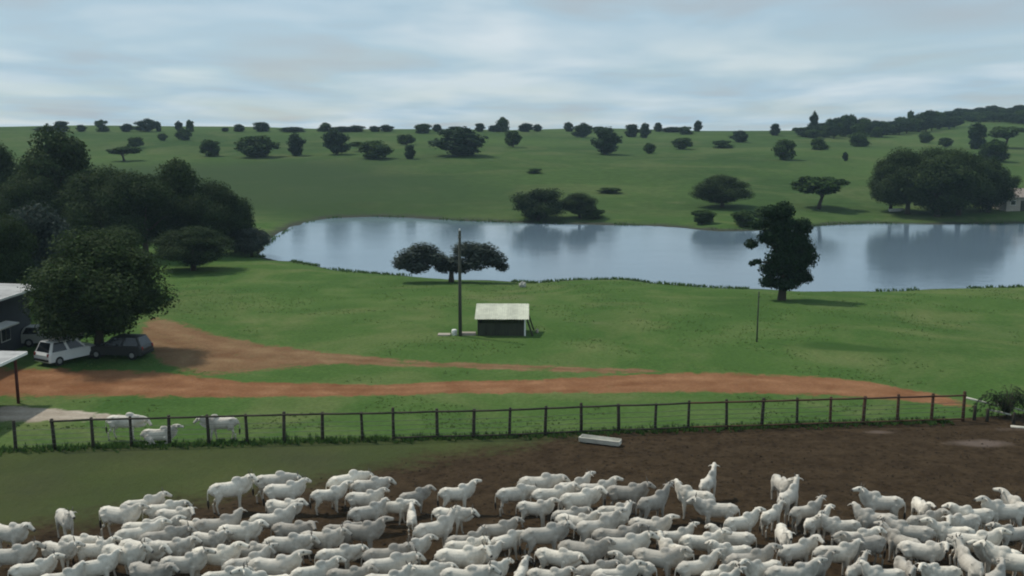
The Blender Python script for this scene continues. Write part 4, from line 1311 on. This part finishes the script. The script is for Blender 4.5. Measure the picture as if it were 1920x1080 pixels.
def put_cow(v, loc, rz, s, label, group, horns=False, name='zebu_cow'):
    me, sw, hn = v
    o_ = link(name, me, None, loc, rz)
    o_.scale = s if hasattr(s, '__len__') else (s, s, s)
    tag(o_, label, 'cow', group)
    c = bpy.data.objects.new('tail_switch', sw); C.objects.link(c); c.parent = o_
    if horns:
        for h_ in hn:
            c = bpy.data.objects.new('horn', h_); C.objects.link(c); c.parent = o_
    return o_
HERD = [(15, 1008, 0), (122, 980, 305), (222, 976, 0), (265, 958, 8), (305, 956, 18), (326, 970, 18), (262, 992, 0), (302, 993, 0), (348, 992, 0), (258, 1014, 0), (305, 1012, 5),
        (115, 1036, 0), (168, 1036, 5), (185, 1064, 8), (222, 1060, 0), (262, 1042, 0), (315, 1036, 0), (342, 1066, 10), (386, 1012, 0), (60, 1070, 0), (120, 1085, 5),
        (430, 928, 5), (512, 908, 0), (532, 930, 0), (530, 956, 0), (615, 930, 0), (650, 914, 10), (690, 916, 15), (682, 940, 0), (688, 966, 0), (738, 950, 25),
        (412, 994, 0), (448, 1004, 0), (505, 986, 10), (548, 1000, 5), (532, 1032, 0), (470, 1032, 0), (402, 1052, 0), (598, 1022, 0), (642, 1002, 15), (672, 1004, 15),
        (632, 1046, 0), (722, 1050, 0), (724, 1074, 0), (520, 1076, 0), (462, 1070, 5), (575, 1076, 5), (650, 1084, 0), (420, 1086, 0), (280, 1082, 0), (765, 1040, 10),
        (775, 932, 15), (855, 930, 20), (772, 970, 100), (845, 968, 10), (815, 1006, 10), (965, 930, 5), (1010, 922, 15), (1034, 934, 5), (1002, 956, 10), (1085, 946, 0), (1078, 924, 5),
        (1112, 922, 10), (930, 996, 0), (952, 1022, 35), (1065, 968, 0), (1012, 1012, 5), (1080, 990, 0), (1122, 998, 8), (872, 1032, 0), (862, 1060, 0), (905, 1046, 5), (968, 1074, 95),
        (1042, 1050, 0), (1092, 1044, 0), (1112, 1072, 10), (920, 1082, 0), (800, 1078, 5), (1025, 1084, 0),
        (1168, 930, 0), (1152, 960, 5), (1142, 982, 5), (1222, 952, 22), (1216, 992, 5), (1302, 942, 178), (1328, 912, 75), (1346, 962, 182), (1266, 1006, 22), (1312, 1022, 0), (1388, 986, 0),
        (1376, 1016, 170), (1446, 966, 22), (1470, 918, 275), (1472, 938, 40), (1470, 1012, 275), (1496, 1042, 22), (1392, 1062, 30), (1432, 1074, 178), (1166, 1040, 10), (1196, 1062, 175), (1244, 1062, 0),
        (1300, 1064, 5), (1340, 1080, 20), (1150, 1086, 0), (1510, 962, 22), (1568, 984, 182), (1542, 988, 60), (1655, 952, 178), (1642, 986, 150), (1726, 952, 270), (1742, 986, 22), (1702, 1002, 155),
        (1692, 1020, 150), (1772, 1000, 168), (1802, 990, 182), (1836, 982, 178), (1886, 976, 168), (1916, 964, 110), (1822, 1030, 0), (1742, 1042, 340), (1622, 1036, 178), (1606, 1066, 22), (1526, 1072, 35),
        (1706, 1068, 280), (1762, 1076, 175), (1802, 1072, 100), (1872, 1050, 155), (1902, 1062, 165), (1902, 1002, 175), (1560, 1040, 10), (1660, 1082, 170), (1860, 1086, 20), (1480, 1084, 10)]
rc = random.Random(21)
items = []
for x, y, a in HERD:
    q = at_z(x, y, 0.8)
    items.append([q.x, q.y, R(a + rc.uniform(-24, 24)), rc.uniform(.72, .94)])
OFFS = ((-.62, .34), (0, .36), (.55, .33), (1.12, .2))
def circles(it):
    return [(it[0] + math.cos(it[2]) * o_ * it[3], it[1] + math.sin(it[2]) * o_ * it[3], r * it[3]) for o_, r in OFFS]
for _ in range(190):                                   # more animals along the near side
    x, y = rc.uniform(-20, 1940), rc.uniform(985, 1100)
    q = at_z(x, y, 0.95)
    it = [q.x, q.y, R((rc.uniform(-15, 25) if rc.random() < (.85 if x < 1250 else .35) else rc.uniform(140, 200))), rc.uniform(.74, .92)]
    cs = circles(it)
    if all(math.hypot(a[0] - b[0], a[1] - b[1]) > (a[2] + b[2]) * .98 for jt in items if abs(jt[0] - it[0]) < 3.2 and abs(jt[1] - it[1]) < 3.2 for a in cs for b in circles(jt)):
        items.append(it)
for step in range(60):                                 # ease them apart so that no two stand in each other
    mv = [[0.0, 0.0] for _ in items]
    hit = False
    CS = [circles(it) for it in items]
    for i in range(len(items)):
        for j in range(i + 1, len(items)):
            if abs(items[i][0] - items[j][0]) > 3 or abs(items[i][1] - items[j][1]) > 3:
                continue
            for a in CS[i]:
                for b in CS[j]:
                    dx, dy = a[0] - b[0], a[1] - b[1]
                    dd = math.hypot(dx, dy) or 1e-3
                    ov = (a[2] + b[2]) * .95 - dd
                    if ov > 0:
                        hit = True
                        kx, ky = dx / dd * ov * .22, dy / dd * ov * .22
                        mv[i][0] += kx; mv[i][1] += ky; mv[j][0] -= kx; mv[j][1] -= ky
    for it, m_ in zip(items, mv):
        L = math.hypot(*m_)
        k = min(1, .15 / L) if L > 0 else 0
        it[0] += m_[0] * k; it[1] += m_[1] * k
    if not hit:
        break
def facing(a):
    a = math.degrees(a) % 360
    if a < 35 or a > 325: return 'facing right'
    if 145 < a < 215: return 'facing left'
    if 35 <= a <= 145: return 'seen from behind'
    return 'facing the viewer'
seen = []
for it in items:
    px, py, _ = project((it[0], it[1], .95))
    if py < 1112 and -45 < px < 1965:
        seen.append((px, py, it))
ROWS = [(0, 947, 'back row'), (947, 982, 'second row'), (982, 1018, 'third row'), (1018, 1056, 'fourth row'), (1056, 9999, 'front row')]
for lo_, hi_, rn in ROWS:
    rowc = sorted([s_ for s_ in seen if lo_ <= s_[1] < hi_], key=lambda s_: s_[0])
    for i, (px, py, it) in enumerate(rowc):
        if px > 1230:
            vi = rc.choice([1, 1, 6, 6, 0, 3, 4, 7])
        else:
            vi = rc.choice([0, 0, 2, 2, 5, 1, 3, 4, 8, 6])
        put_cow(COWS[vi], (it[0], it[1], .012), it[2], (it[3], it[3], it[3] * rc.uniform(1.02, 1.12)),
                'white zebu %s, %s, %s from left, herd\'s %s' % (facing(it[2]), POSE[vi], ordinal(i + 1), rn), 'white zebu herd in the corral', horns=rc.random() < .35)
# the few beyond the fence at the left
for x, y, a, v, s, l in ((415, 796, 182, COWS[2], .95, 'white zebu standing on the grass beyond the fence at left'),
                         (232, 794, 0, COWS[5], .98, 'pale zebu grazing beyond the fence, between two fence posts'),
                         (296, 811, 5, LYING, .92, 'grey white zebu lying beside a fence post at left')):
    q = at_z(x, y, 0.6 if v is LYING else .9)
    put_cow(v, (q.x, q.y, .012), R(a), s, l, 'zebu beyond the fence', False)
